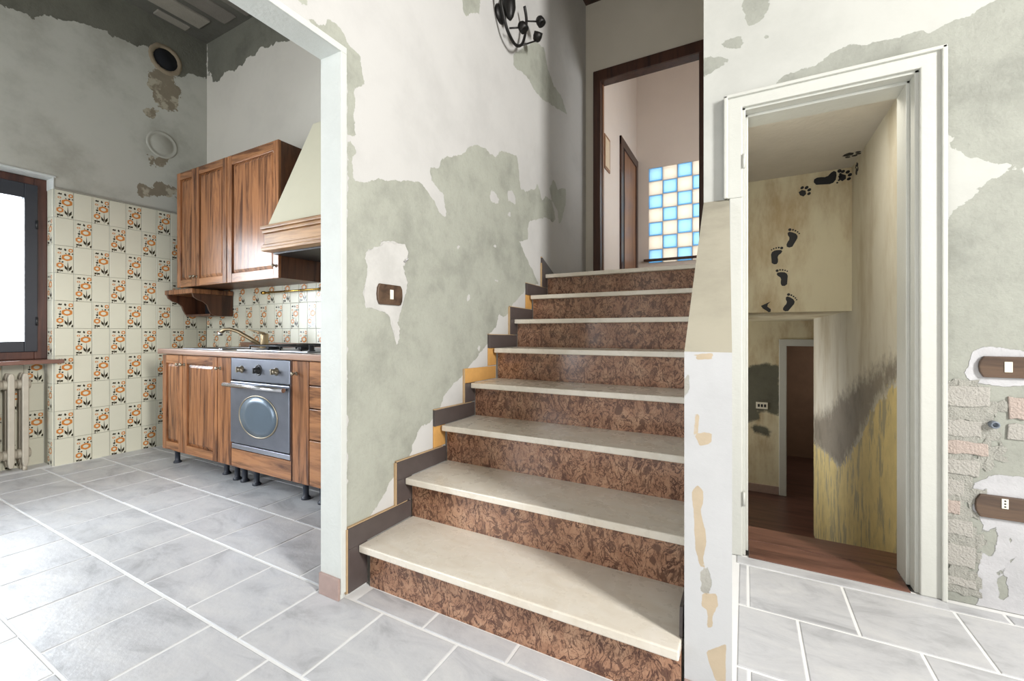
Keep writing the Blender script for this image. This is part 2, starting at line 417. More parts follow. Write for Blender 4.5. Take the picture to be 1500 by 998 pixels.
# ------------------------------------------------------------------ outlines of flaked areas and a painted lamp shadow, metres on each wall
SW_A= [(1.136, 1.538), (1.197, 1.552), (1.268, 1.592), (1.299, 1.584), (1.357, 1.606), (1.427, 1.623), (1.501, 1.646), (1.548, 1.629), (1.614, 1.584), (1.657, 1.54), (1.693, 1.527), (1.711, 1.553), (1.693, 1.593), (1.684, 1.647), (1.64, 1.65), (1.589, 1.683), (1.581, 1.734), (1.64, 1.754), (1.666, 1.818), (1.758, 1.851), (1.858, 1.91), (1.9, 1.95), (1.955, 1.989), (2.059, 2.01), (2.096, 1.998), (2.186, 2.004), (2.226, 2.059), (2.445, 2.104), (2.476, 2.034), (2.492, 1.906), (2.575, 1.915), (2.717, 1.972), (2.755, 2.023), (2.801, 1.98), (2.832, 1.923), (2.913, 1.979), (3.02, 1.956), (3.087, 1.851), (3.042, 1.806), (2.913, 1.819), (2.627, 1.728), (2.61, 1.673), (2.603, 1.595), (2.476, 1.564), (2.542, 1.501), (2.627, 1.437), (2.717, 1.37), (2.785, 1.313), (2.575, 1.277), (2.542, 1.229), (2.383, 1.145), (2.368, 1.115), (2.267, 1.055), (2.212, 1.081), (2.186, 0.999), (2.109, 0.959), (2.096, 0.907), (2.012, 0.846), (1.922, 0.801), (1.858, 0.758), (1.758, 0.709), (1.684, 0.661), (1.657, 0.61), (1.597, 0.555), (1.501, 0.531), (1.478, 0.495), (1.448, 0.434), (1.318, 0.345), (1.284, 0.3), (1.26, 0.27), (1.208, 0.254), (1.148, 0.241), (1.122, 0.223), (1.103, 0.019), (1.109, -0.004), (1.103, 0.002), (1.103, 1.516)]
SW_B= [(3.042, 2.145), (3.133, 2.093), (3.303, 2.143), (3.303, 2.032), (3.228, 1.884), (3.156, 1.822), (3.133, 1.915), (3.02, 1.974), (2.976, 2.048)]
SW_LAMP_SHADOW= [(2.398, 2.736), (2.717, 3.006), (2.872, 3.048), (2.934, 2.932), (3.064, 2.862), (3.204, 2.859), (3.328, 2.77), (3.064, 2.704), (2.872, 2.666), (2.717, 2.656), (2.575, 2.692), (2.398, 2.657)]  # patch over the lamp's cast-shadow area, drawn as bare plaster
SW_D= [(1.837, 2.717), (2.012, 2.838), (2.0, 2.729), (1.922, 2.684), (1.879, 2.632), (1.848, 2.642)]
SW_D2= [(1.768, 2.67), (1.848, 2.725), (1.837, 2.653), (1.797, 2.643)]
SW_SW= [(1.197, 1.289), (1.268, 1.31), (1.274, 1.339), (1.344, 1.347), (1.385, 1.345), (1.412, 1.35), (1.431, 1.319), (1.42, 1.268), (1.398, 1.26), (1.412, 1.217), (1.427, 1.189), (1.412, 1.129), (1.385, 1.059), (1.364, 1.01), (1.378, 0.981), (1.378, 0.933), (1.364, 0.914), (1.351, 0.943), (1.331, 1.0), (1.324, 1.033), (1.299, 1.051), (1.243, 1.062), (1.197, 1.069), (1.18, 1.12), (1.191, 1.156), (1.208, 1.229), (1.191, 1.253)]
SW_CH= [[(2.109, 1.767), (2.147, 1.804), (2.186, 1.789), (2.226, 1.746), (2.172, 1.721), (2.116, 1.723)], [(2.324, 1.842), (2.368, 1.869), (2.429, 1.829), (2.429, 1.785), (2.324, 1.786)], [(2.31, 1.705), (2.368, 1.727), (2.368, 1.698), (2.324, 1.687)], [(1.797, 1.408), (1.821, 1.418), (1.821, 1.4), (1.801, 1.391)], [(1.879, 1.164), (1.911, 1.172), (1.911, 1.136), (1.883, 1.128)], [(2.172, 1.28), (2.207, 1.286), (2.199, 1.269)], [(2.121, 1.484), (2.186, 1.483), (2.172, 1.467)], [(2.147, 1.091), (2.199, 1.067), (2.186, 1.053)], [(1.966, 0.891), (2.012, 0.896), (2.0, 0.865)], [(1.858, 0.877), (1.883, 0.882), (1.879, 0.858)], [(2.047, 1.036), (2.084, 1.024), (2.071, 1.008)]]
SW_E= [(0.932, 2.021), (0.975, 2.038), (0.998, 2.02), (1.007, 2.042), (1.035, 2.076), (1.059, 2.075), (1.089, 2.06), (1.115, 2.034), (1.136, 2.033), (1.169, 2.022), (1.174, 1.964), (1.185, 1.926), (1.147, 1.898), (1.136, 1.875), (1.141, 1.818), (1.136, 1.739), (1.143, 1.712), (1.12, 1.698), (1.11, 1.677), (1.136, 1.67), (1.147, 1.64), (1.125, 1.624), (1.136, 1.542), (1.11, 1.526), (1.099, 1.995), (0.993, 2.014), (0.932, 2.006)]
SW_E2= [(0.907, 2.106), (0.94, 2.084), (0.947, 2.07), (0.936, 2.051), (0.891, 2.073)]
RW_F= [(-0.012, 2.402), (0.001, 2.447), (0.086, 2.415), (0.09, 2.346), (0.074, 2.313), (0.018, 2.294), (0.005, 2.327), (-0.008, 2.371)]
RW_G= [(-0.097, 2.25), (-0.066, 2.27), (-0.021, 2.263), (0.001, 2.234), (-0.017, 2.21), (-0.057, 2.222)]
RW_H= [(0.061, 2.244), (0.086, 2.245), (0.093, 2.233), (0.082, 2.22)]
RW_I= [(-0.167, 2.21), (-0.111, 2.209), (-0.066, 2.178), (-0.066, 2.165), (-0.111, 2.153), (-0.167, 2.123)]
RW_J= [(0.107, 2.007), (0.136, 2.042), (0.203, 2.056), (0.25, 2.056), (0.28, 2.075), (0.31, 2.093), (0.361, 2.111), (0.397, 2.089), (0.473, 2.091), (0.539, 2.091), (0.577, 2.095), (0.602, 2.078), (0.652, 2.099), (0.711, 2.107), (0.752, 2.129), (0.797, 2.148), (0.965, 2.182), (0.965, 1.494), (0.84, 1.545), (0.78, 1.558), (0.711, 1.595), (0.67, 1.632), (0.652, 1.648), (0.664, 1.675), (0.633, 1.702), (0.618, 1.714), (0.618, 1.939), (0.107, 1.997)]
RW_K= [(0.934, 1.462), (0.84, 1.508), (0.827, 1.533), (0.799, 1.527), (0.762, 1.507), (0.74, 1.494), (0.722, 1.472), (0.705, 1.446), (0.669, 1.419), (0.646, 1.372), (0.618, 1.351), (0.622, -0.013), (0.622, -0.116), (1.079, -0.138)]
RW_P1= [(0.712, 0.904), (0.74, 0.919), (0.774, 0.92), (0.84, 0.902), (0.929, 0.913), (0.941, 0.777), (0.84, 0.785), (0.788, 0.777), (0.74, 0.789), (0.705, 0.796), (0.691, 0.82), (0.705, 0.85), (0.709, 0.88)]
RW_P2= [(0.719, 0.393), (0.718, 0.432), (0.754, 0.467), (0.795, 0.473), (0.84, 0.473), (0.965, 0.482), (0.965, -0.003), (0.719, -0.035), (0.73, 0.036), (0.723, 0.083), (0.73, 0.143), (0.739, 0.213), (0.74, 0.291), (0.712, 0.343)]
RW_P2h= [[(0.747, 0.263), (0.771, 0.297), (0.774, 0.231), (0.761, 0.17), (0.747, 0.186)], [(0.801, 0.266), (0.821, 0.242), (0.824, 0.195), (0.801, 0.152), (0.784, 0.133), (0.801, 0.171), (0.816, 0.203)], [(0.774, 0.126), (0.795, 0.122), (0.801, 0.047), (0.781, 0.022)]]
RW_OR= [[(0.682, 1.929), (0.694, 1.948), (0.701, 1.939), (0.691, 1.918)], [(0.743, 1.577), (0.76, 1.58), (0.766, 1.567), (0.752, 1.565)], [(0.729, 1.511), (0.763, 1.533), (0.791, 1.536), (0.774, 1.519), (0.746, 1.508)], [(-0.158, 2.254), (-0.144, 2.25), (-0.146, 2.225), (-0.158, 2.228)]]
BRK= [(0.63, 0.787), (0.757, 0.794), (0.63, 0.732), (0.757, 0.684), (0.63, 0.657), (0.737, 0.595), (0.63, 0.572), (0.751, 0.534), (0.63, 0.507), (0.73, 0.458), (0.63, 0.432), (0.691, 0.378), (0.63, 0.362), (0.68, 0.312), (0.63, 0.292), (0.712, 0.241), (0.633, 0.073), (0.719, 0.062), (0.804, 0.75), (0.84, 0.668)]
PIER= [[(-0.12, 0.912), (-0.073, 0.916), (-0.071, 0.905), (-0.106, 0.899)], [(-0.115, 0.71), (-0.112, 0.759), (-0.104, 0.76), (-0.106, 0.711), (-0.09, 0.715), (-0.073, 0.715), (-0.075, 0.691), (-0.101, 0.681)], [(-0.12, 0.563), (-0.106, 0.58), (-0.093, 0.567), (-0.093, 0.537), (-0.101, 0.517), (-0.09, 0.471), (-0.086, 0.436), (-0.095, 0.397), (-0.09, 0.369), (-0.101, 0.378), (-0.112, 0.418), (-0.115, 0.502)], [(-0.095, 0.307), (-0.062, 0.316), (-0.059, 0.287), (-0.071, 0.26), (-0.071, 0.23), (-0.084, 0.225), (-0.084, 0.268), (-0.097, 0.276)], [(-0.086, 0.164), (-0.041, 0.198), (-0.041, 0.103), (-0.062, 0.095), (-0.079, 0.137)]]
KL_TOP= [(0.732, 3.179), (0.904, 3.171), (0.957, 3.19), (1.041, 3.204), (1.055, 3.185), (1.089, 3.221), (1.124, 3.251), (1.159, 3.249), (1.274, 3.297), (1.33, 3.317), (1.457, 3.327), (1.481, 3.318), (1.593, 3.346), (1.645, 3.328), (1.712, 3.375), (1.753, 3.382), (1.942, 3.22), (2.035, 3.313), (2.099, 3.32), (2.157, 3.331), (2.175, 3.327), (2.175, 4.455), (0.732, 4.398)]
KL_S= [[(1.719, 3.129), (1.753, 3.197), (1.795, 3.237), (1.897, 3.24), (1.927, 3.221), (1.912, 3.161), (1.957, 3.113), (1.949, 3.021), (1.919, 2.92), (1.867, 2.896), (1.795, 2.898), (1.753, 2.929), (1.746, 3.009), (1.719, 3.046)], [(1.692, 2.825), (1.746, 2.875), (1.788, 2.86), (1.781, 2.806), (1.746, 2.774), (1.719, 2.779)], [(1.719, 2.471), (1.781, 2.468), (1.867, 2.499), (1.838, 2.42), (1.767, 2.362), (1.732, 2.384)], [(1.638, 2.172), (1.685, 2.194), (1.739, 2.194), (1.795, 2.253), (1.853, 2.253), (1.942, 2.227), (1.942, 2.157), (1.867, 2.154), (1.767, 2.134), (1.685, 2.087), (1.658, 2.104)]]
KB_TOP= [(-4.4, 4.446), (-4.4, 3.321), (-4.365, 3.413), (-4.303, 3.282), (-4.221, 3.248), (-4.141, 3.303), (-4.101, 3.314), (-3.928, 3.275), (-3.89, 3.307), (-3.835, 3.28), (-3.78, 3.338), (-3.655, 3.321), (-3.603, 3.357), (-3.551, 3.366), (-3.5, 3.329), (-3.417, 3.339), (-3.303, 3.327), (-3.224, 3.297), (-2.781, 3.264), (-2.781, 3.777)]
UR_GREY= [(5.184, 0.123), (4.2, 0.354), (3.947, 0.472), (3.624, 0.557), (3.197, 0.699), (2.927, 0.772), (2.704, 0.811), (2.516, 0.858), (2.355, 0.891), (2.355, 0.816), (2.63, 0.71), (2.867, 0.605), (3.124, 0.413), (3.273, 0.311), (3.528, 0.155), (3.832, -0.008), (4.2, -0.04), (4.653, -0.078), (5.184, -0.147)]
UR_YEL= [(5.454, -0.177), (4.653, -0.078), (4.2, -0.04), (3.832, -0.008), (3.528, 0.155), (3.273, 0.311), (3.124, 0.413), (2.867, 0.605), (2.63, 0.71), (2.355, 0.816), (2.355, -0.146), (5.454, -1.85)]
UF_DK= [(-0.149, 0.456), (-0.017, 0.508), (0.112, 0.558), (0.209, 0.584), (0.37, 0.556), (0.38, -0.059), (0.323, -0.053), (0.266, -0.025), (0.131, -0.026), (0.17, -0.089), (0.16, -0.135), (0.053, -0.168), (-0.007, -0.208), (-0.149, -0.257)]
UF_DK2= [(0.072, -0.223), (0.131, -0.194), (0.228, -0.218), (0.285, -0.267), (0.266, -0.336), (0.209, -0.32), (0.102, -0.299)]
# ================================================================== THE SETTING
WX = -1.29      # face of the stair wall
DY = 2.13       # face of the door wall
KX, KY = -4.41, 2.17   # kitchen window wall and kitchen back wall
TOP = 3.98
STEP_Y = [1.144, 1.395, 1.644, 1.893, 2.132, 2.380, 2.610, 2.857]
STEP_Z = [0.171, 0.348, 0.526, 0.702, 0.879, 1.051, 1.220, 1.391]
BR = 0.045

M['ceiling_plain'] = mat_plain('dull_concrete', srgb(112, 106, 97), 0.9, var=0.2, scale=9, bump=0.004)
M['ceiling_pale'] = mat_plain('paler_concrete', srgb(134, 128, 116), 0.9, var=0.15, scale=9, bump=0.004)
M['dark_grout'] = mat_plain('grey_tile_grout', srgb(126, 124, 112), 0.9)
M['kitchen_edge'] = mat_plain('grimy_plaster_edge', srgb(150, 147, 134), 0.85, var=0.15)
M['kitchen_patch'] = mat_plain('grey_filler', srgb(164, 162, 150), 0.85, var=0.1)
M['flue'] = mat_plain('crusty_flue_plaster', srgb(138, 124, 102), 0.9, var=0.25, scale=40, bump=0.004)
# ---- floor slab and its stoneware tiles
def front_floor():
    mb = MB()
    mb.box(-4.62, -1.29, -1.9, 2.17, -0.12, -0.0022)
    mb.box(-1.29, 3.3, -2.8, 2.13, -0.12, -0.0022)
    return struct(mb.build('floor', M['grout']), 'pale grey stoneware tile floor with white grout lines')
floor = front_floor()
def tile_mesh(w, d, h=0.009, ch=0.0025):
    mb = MB(); a, b = w / 2, d / 2
    top = [(-a + ch, -b + ch, 0), (a - ch, -b + ch, 0), (a - ch, b - ch, 0), (-a + ch, b - ch, 0)]
    mid = [(-a, -b, -ch * 0.6), (a, -b, -ch * 0.6), (a, b, -ch * 0.6), (-a, b, -ch * 0.6)]
    bot = [(x, y, -h) for x, y, _ in mid]
    mb.add(top + mid + bot, [(0, 1, 2, 3)] + [(4 + i, 4 + (i + 1) % 4, (i + 1) % 4, i) for i in range(4)] + [(8 + i, 8 + (i + 1) % 4, 4 + (i + 1) % 4, 4 + i) for i in range(4)])
    me = bpy.data.meshes.new('tile'); me.from_pydata(mb.v, [], mb.f); me.materials.append(M['floor_tile']); return me
ROWS = [-0.17, 0.145, 0.46, 0.78, 1.096, 1.412, 1.735, 2.045, 2.36]
PX = 0.3135
cache = {}
def place_tile(x0, x1, y0, y1):
    if x1 - x0 < 0.03 or y1 - y0 < 0.02: return
    g = 0.0045; key = (round(x1 - x0, 3), round(y1 - y0, 3))
    if key not in cache: cache[key] = tile_mesh(x1 - x0 - 2 * g, y1 - y0 - 2 * g)
    o = bpy.data.objects.new('tile', cache[key]); COL.objects.link(o); o.parent = floor
    o.location = ((x0 + x1) / 2, (y0 + y1) / 2, random.uniform(-0.0005, 0.0005))
th = R(28.45)
for r in range(len(ROWS) - 1):
    y0, y1 = ROWS[r], ROWS[r + 1]
    off = -0.93 if r % 2 == 0 else -0.785
    for k in range(-13, 9):
        x0 = off + k * PX; x1 = x0 + PX
        cx, cy = (x0 + x1) / 2, (y0 + y1) / 2
        dep = -cx * math.sin(th) + cy * math.cos(th); lat = cx * math.cos(th) + cy * math.sin(th)
        if dep < 0.35 or abs(lat / dep) > 1.75 or cx > 1.5: continue
        if cx < WX - 0.05:                                 # kitchen side
            place_tile(max(x0, KX + 0.002), min(x1, -1.30) if y0 > 1.05 else x1, y0, min(y1, KY - 0.002))
        elif cx < -0.08:                                   # in front of the first riser
            place_tile(max(x0, -1.288) if y0 > 1.05 else x0, min(x1, -0.03), y0, min(y1, STEP_Y[0] + BR))
            if x1 > -0.03: place_tile(max(-0.024, x0), x1, y0, min(y1, 2.11))
        else:
            place_tile(max(x0, -0.024) if y1 > 1.2 else x0, x1, y0, min(y1, 2.11))

# ---- partition with the stair wall
big = 0.022
sw_peel = [('+', SW_A), ('+', SW_B), ('+', SW_LAMP_SHADOW), ('+', SW_D), ('+', SW_E), ('+', SW_E2), ('-', SW_SW)] + [('-', c) for c in SW_CH]
sw_aux = [('+', SW_SW)]
wall_left = wall('wall_left',
    [(-1.39, -1.2925, 1.085, 3.81, -0.02, TOP), (-1.39, -1.2925, -0.08, 1.085, 2.0, TOP), (-1.39, -1.2925, -2.8, -0.08, -0.02, TOP)],
    [(lambda a, b: (WX, a, b), -0.6, 3.81, 0.0, TOP, big, [(-0.08, 1.085, -1, 2.0)], sw_peel, sw_aux, 0)],
    [M['stair_wall']])
struct(wall_left, 'stair wall of white paint flaking off grey green plaster')
mb = MB()
mb.box(-1.394, -1.288, 1.072, 1.087, 0.0, 2.0)
mb.box(-1.394, -1.288, -0.08, 1.087, 1.988, 2.003)
mb.box(-1.2895, -1.283, 1.0725, 1.098, 0.02, 1.988); mb.box(-1.2895, -1.283, -0.08, 1.098, 1.988, 2.012)
t1 = struct(mb.build('trim_1', M['white_trim'], bevel=0.002), 'chalky white lining of the wide kitchen opening')
BX(-1.392, -1.287, 1.062, 1.0725, 0.0, 0.078).build('baseboard', M['clay_skirt'], t1, bevel=0.0015)

# ---- door wall with the narrow white doorway
wall_right = wall('wall_right',
    [(-0.165, -0.012, DY + 0.0025, 2.29, -0.02, TOP), (-0.012, 0.572, DY + 0.0025, 2.29, 1.95, TOP), (0.572, 3.4, DY + 0.0025, 2.29, -0.02, TOP)],
    [(lambda a, b: (a, DY, b), -0.165, 1.6, 0.0, TOP, 0.018, [(-0.012, 0.572, -1, 1.95)],
      [('+', RW_F), ('+', RW_G), ('+', RW_H), ('+', RW_I), ('+', RW_J), ('+', RW_K)],
      [('+', RW_P1), ('+', RW_P2)] + [('-', h) for h in RW_P2h], 0)],
    [M['door_wall']])
struct(wall_right, 'white flaking wall around the narrow doorway')
def bricks():
    rows = [(0.632, 0.757, 0.706, 0.776, 0), (0.632, 0.735, 0.597, 0.655, 0), (0.632, 0.751, 0.533, 0.578, 1), (0.632, 0.730, 0.458, 0.510, 0),
            (0.632, 0.691, 0.380, 0.436, 0), (0.632, 0.680, 0.313, 0.364, 1), (0.632, 0.712, 0.240, 0.294, 0), (0.632, 0.719, 0.058, 0.085, 0),
            (0.800, 0.930, 0.672, 0.745, 1), (0.800, 0.93, 0.597, 0.655, 0), (0.632, 0.720, 0.130, 0.205, 0)]
    for x0, x1, z0, z1, m in rows:
        mb = MB(); n = 7
        j = lambda s: random.uniform(-s, s)
        up = [(x0 + (x1 - x0) * i / n, z1 + j(0.004)) for i in range(n + 1)]
        dn = [(x0 + (x1 - x0) * i / n + j(0.003), z0 + j(0.004)) for i in range(n, -1, -1)]
        mb.prism(up + dn, 'y', DY - 0.006 + j(0.002), DY + 0.01)
        mb.build('brick', M['brick_b' if m else 'brick_a'], wall_right, bevel=0.003)
bricks()
# rubble mortar bed behind the bricks
mb = MB(); nx, nz = 14, 44
X0, X1, Z0, Z1 = 0.631, 0.80, 0.03, 0.80
g = [[(X0 + (X1 - X0) * i / nx + random.uniform(-0.005, 0.005) * (i > 0), DY - 0.0028 + random.uniform(-0.0018, 0.0015), Z0 + (Z1 - Z0) * j / nz + random.uniform(-0.006, 0.006)) for i in range(nx + 1)] for j in range(nz + 1)]
for j in range(nz):
    zz = g[j][0][2]; lim = int(round((nx - 1 if 0.48 < zz < 0.72 else 8) + 1.6 * math.sin(zz * 37) + 1.2 * math.sin(zz * 83 + 1))); lim = max(5, min(nx, lim))
    for i in range(lim):
        if random.random() < 0.04: continue
        mb.face([g[j][i], g[j][i + 1], g[j + 1][i + 1], g[j + 1][i]])
mo = mb.build('mortar_bed', M['mortar'], wall_right, recalc=False)

# white door casing: left stile, head, right stile, lining and stop bead
d1 = thing('door_1', (0.28, DY, 0), None, None, None, 'structure')
d1['label'] = 'old white painted door frame without a door leaf'
mb = MB()
mb.box(-0.082, -0.010, DY - 0.020, DY, 1.556, 2.005); mb.box(-0.0605, -0.010, DY - 0.020, DY, 0.0, 1.556)
mb.box(-0.082, -0.066, DY - 0.032, DY, 1.556, 2.005)
mb.build('casing', M['white_frame'], d1, bevel=0.004)
mb = MB(); mb.box(-0.082, 0.640, DY - 0.0202, DY, 1.945, 2.0052); mb.box(-0.082, 0.640, DY - 0.032, DY, 1.992, 2.0062)
mb.build('head_casing', M['white_frame'], d1, bevel=0.004)
mb = MB(); mb.box(0.568, 0.640, DY - 0.0201, DY, 0.0, 2.005); mb.box(0.624, 0.640, DY - 0.032, DY, 0.0, 2.0065)
mb.build('casing', M['white_frame'], d1, bevel=0.004)
mb = MB(); mb.box(0.556, 0.574, DY - 0.004, 2.292, 0.0, 1.952); mb.build('lining', M['white_frame'], d1, bevel=0.002)
mb = MB(); mb.box(-0.014, 0.002, DY - 0.004, 2.292, 0.0, 1.952); mb.build('lining', M['white_frame'], d1, bevel=0.002)
mb = MB(); mb.box(-0.014, 0.574, DY - 0.004, 2.292, 1.936, 1.952); mb.build('head_lining', M['white_frame'], d1, bevel=0.002)
mb = MB(); mb.box(0.544, 0.557, DY + 0.045, 2.291, 0.0, 1.937); mb.box(0.001, 0.012, DY + 0.045, 2.291, 0.0, 1.937); mb.box(0.001, 0.557, DY + 0.045, 2.291, 1.924, 1.937)
mb.build('door_stop', M['white_frame'], d1, bevel=0.003)
for hz in (1.68, 0.22):
    MB().lathe((-0.004, DY - 0.021, hz), (0, 0, 1), [(0, 0), (0.006, 0), (0.006, 0.06), (0, 0.06)], 10).build('hinge_pin', M['white_frame'], d1)

# ---- stair parapet (a low wall that slopes up beside the flight)
def bil(p00, p10, p01, p11):
    p00, p10, p01, p11 = map(Vector, (p00, p10, p01, p11))
    return lambda a, b: tuple(p00 * (1 - a) * (1 - b) + p10 * a * (1 - b) + p01 * (1 - a) * b + p11 * a * b)
yf, yb, zf, zb = 1.19, 2.128, 0.92, 1.558
xl0, xr0, xl1, xr1 = -0.138, -0.028, -0.1645, -0.061
par = wall('wall_parapet', [], [
    (lambda a, b: (a, yf, b), xl0, xr0, 0.0, zf, 0.008, [], [('+', [(-0.10, 0.36), (-0.085, 0.375), (-0.07, 0.34), (-0.078, 0.31), (-0.098, 0.31)]), ('+', [(-0.14, 0.85), (-0.128, 0.86), (-0.125, 0.82), (-0.14, 0.80)])], [('+', p) for p in PIER], 0),
    (bil((xl0, yf, zf), (xr0, yf, zf), (xl1, yb, zb), (xr1, yb, zb)), 0, 1, 0, 1, 0.1, [], [], [], 1),
    (bil((xl0, yf, 0), (xl1, yb, 0), (xl0, yf, zf), (xl1, yb, zb)), 0, 1, 0, 1, 0.1, [], [], [], 0),
    (bil((xr0, yf, 0), (xr1, yb, 0), (xr0, yf, zf), (xr1, yb, zb)), 0, 1, 0, 1, 0.1, [], [], [], 0),
    (bil((xl0, yf, 0), (xr0, yf, 0), (xl1, yb, 0), (xr1, yb, 0)), 0, 1, 0, 1, 0.5, [], [], [], 0),
    (bil((xl1, yb, 0), (xr1, yb, 0), (xl1, yb, zb), (xr1, yb, zb)), 0, 1, 0, 1, 0.5, [], [], [], 0),
    ], [M['pier'], M['beige_plaster']])
struct(par, 'low white stair parapet with chipped cream patches and sloping top')
struct(BX(xl0, xr0, yf - 0.008, yf + 0.001, 0.0, 0.076).build('baseboard_parapet', M['clay_skirt'], bevel=0.0015), 'brown marble skirting on the parapet end')

# ---- stair shaft, landing and the dark framed upper doorway
sh = wall('wall_shaft', [(-0.165, -0.06, 2.2905, 3.81, -1.1, TOP)], [], [M['landing_wall']]); struct(sh)
wl = wall('wall_landing', [(-1.46, -1.18, 3.81, 3.885, 1.2, 4.9), (-0.285, 0.9, 3.81, 3.885, 1.2, 4.9), (-1.18, -0.285, 3.81, 3.885, 3.29, 4.9), (-1.46, -0.06, 3.81, 3.96, -1.1, 1.2), (-0.165, -0.06, 3.96, 5.1, -1.1, -0.40), (-0.165, -0.06, 3.96, 5.1, 0.80, 1.2), (-0.165, -0.06, 3.96, 4.02, -0.40, 0.80), (-0.165, -0.06, 4.98, 5.1, -0.40, 0.80), (-1.35, -1.25, 3.96, 5.0, -1.1, 1.3), (-1.3, -0.06, 3.96, 5.1, 1.2, 1.299)], [], [M['landing_wall']])  # opening below the landing is added for the lower stair light
struct(wl, 'warm white landing wall around the dark framed doorway')
struct(MB().box(-1.29, -0.165, 3.10, 3.81, 1.30, 1.391).box(-1.47, 0.9, 3.81, 6.72, 1.30, 1.391).build('floor_landing', M['tread']), 'beige marble landing floor')
tr = MB()
tr.box(-1.213, -1.146, 3.782, 3.89, 1.391, 3.335); tr.box(-0.328, -0.238, 3.782, 3.89, 1.391, 3.335); tr.box(-1.213, -0.238, 3.7815, 3.8905, 3.235, 3.3355)
t2 = struct(tr.build('trim_2', M['dark_frame'], bevel=0.006), 'dark stained wooden frame of the upper doorway')
BX(-1.146, -1.141, 3.85, 3.8902, 1.391, 3.235).build('door_stop', M['mid_frame'], t2, bevel=0.002)
cl = MB(); cl.box(-1.39, 3.4, -2.8, 3.96, TOP, TOP + 0.12); struct(cl.build('ceiling', M['dark_frame']), 'dark stained wooden ceiling over the stairs')
cw = MB(); cw.box(-1.6, -1.46, 3.81, 6.72, 1.3, 4.9)
struct(cw.build('wall_corridor_left', M['corridor_wall']), 'pale corridor wall seen through the upper doorway')
gx0, gz0, gp = -1.284, 3.445, 0.2045
gx1 = gx0 + 8 * gp; gzb = gz0 - 7 * gp
cf = MB(); cf.box(-1.6, gx0, 6.7, 6.82, 1.3, 4.9); cf.box(gx1, 1.0, 6.7, 6.82, 1.3, 4.9); cf.box(gx0, gx1, 6.7, 6.82, gz0, 4.9); cf.box(gx0, gx1, 6.7, 6.82, 1.3, gzb)
struct(cf.build('wall_corridor_back', M['corridor_wall']), 'pinkish corridor end wall around the glass blocks')
struct(BX(0.9, 1.0, 3.81, 6.82, 1.3, 4.9).build('wall_corridor_right', M['corridor_wall']))
struct(BX(-1.6, 1.0, 3.81, 6.82, 4.9, 5.0).build('ceiling_corridor', M['corridor_wall']))

# ---- understair room
ZL, FW = -1.04, 6.25      # lower hall floor level and its far wall
uc = wall('wall_closet_back', [(-0.06, 0.6, 3.45, 5.19, 1.107, 2.3)], [(lambda a, b: (a, 3.449, b), -0.06, 0.6, 1.107, 2.03, 0.03, [], [], [], 0)], [M['closet_wall']])
struct(uc, 'mouldy cream wall with dark footprint stickers')
ur = wall('wall_closet_right', [(0.602, 0.8, 2.29, 5.19, -1.1, 2.3), (0.8, 1.9, 5.09, 5.19, -1.1, 1.3)],
    [(lambda a, b: (0.6, a, b), 2.29, 5.19, ZL, 2.03, 0.03, [], [('+', UR_GREY)], [('+', UR_YEL)], 0)], [M['closet_right']])
struct(ur, 'mouldy understair wall with ochre dado and grey stain')
struct(BX(-0.06, 0.62, 2.29, 3.45, 2.025, 2.3).build('ceiling_closet', M['closet_ceiling']), 'stained off white ceiling of the understair room')
uf = wall('wall_lower_hall', [(-1.3, 0.41, FW + 0.003, FW + 0.12, -1.1, 1.3), (1.25, 1.9, FW + 0.003, FW + 0.12, -1.1, 1.3), (0.41, 1.25, FW + 0.003, FW + 0.12, 0.84, 1.3), (-1.3, 1.9, 5.19, FW + 0.12, 1.107, 1.299),
    (-1.35, -1.25, 5.0, FW + 0.12, -1.1, 1.3), (-1.3, -0.165, 5.0, 5.1, -1.1, 1.299), (-1.3, -0.06, 5.1, 5.19, 1.107, 1.299), (1.9, 2.0, 5.0, 8.4, -1.1, 1.3)],
    [(lambda a, b: (a, FW, b), -1.25, 1.85, ZL, 1.107, 0.03, [(0.41, 1.25, -2, 0.84)], [('+', UF_DK), ('+', UF_DK2)], [], 0)], [M['closet_wall']])
struct(uf, 'mouldy lower hall wall with dark damp stain')
struct(MB().box(-1.3, 1.9, 3.69, 8.4, ZL - 0.1, ZL).build('floor_lower', M['lower_floor']), 'red brown floor of the lower hall')
fr = MB(); fr.box(-0.3, 1.9, 8.3, 8.4, -1.1, 1.3); fr.box(-0.3, -0.2, FW + 0.12, 8.4, -1.1, 1.3); fr.box(-0.3, 2.0, FW + 0.12, 8.4, 1.3, 1.36)
struct(fr.build('wall_far_room', M['dim_room']), 'brown tiled wall of the dim room beyond the small doorway')
d3 = MB(); d3.box(0.369, 0.447, FW - 0.025, FW + 0.13, ZL, 0.886); d3.box(1.21, 1.29, FW - 0.025, FW + 0.13, ZL, 0.886); d3.box(0.369, 1.29, FW - 0.0255, FW + 0.1305, 0.802, 0.8865)
struct(d3.build('door_3', M['white_frame'], bevel=0.006), 'small white door frame in the lower hall')
struct(BX(-0.3, 0.366, FW - 0.015, FW - 0.0005, ZL, ZL + 0.10).build('baseboard_lower', M['clay_skirt'], bevel=0.002), 'dark pink skirting at the lower hall wall')
st = thing('cellar_steps', (0.28, 2.8, ZL), 'red brown wooden steps leading down behind the doorway threshold', 'steps')
for i in range(5):
    y, z = 2.456 + 0.25 * i, -0.1735 * (i + 1)
    BX(-0.058, 0.598, y - 0.002, y + 0.262, z - 0.03, z).build('tread', M['threshold'], st, bevel=0.004)
for i in range(6):
    y = 2.44 + 0.25 * i; z1 = -0.022 if i == 0 else -0.1735 * i - 0.031
    BX(-0.058, 0.598, y, y + 0.013, -0.1735 * (i + 1) + 0.001, z1).build('riser', M['threshold'], st)
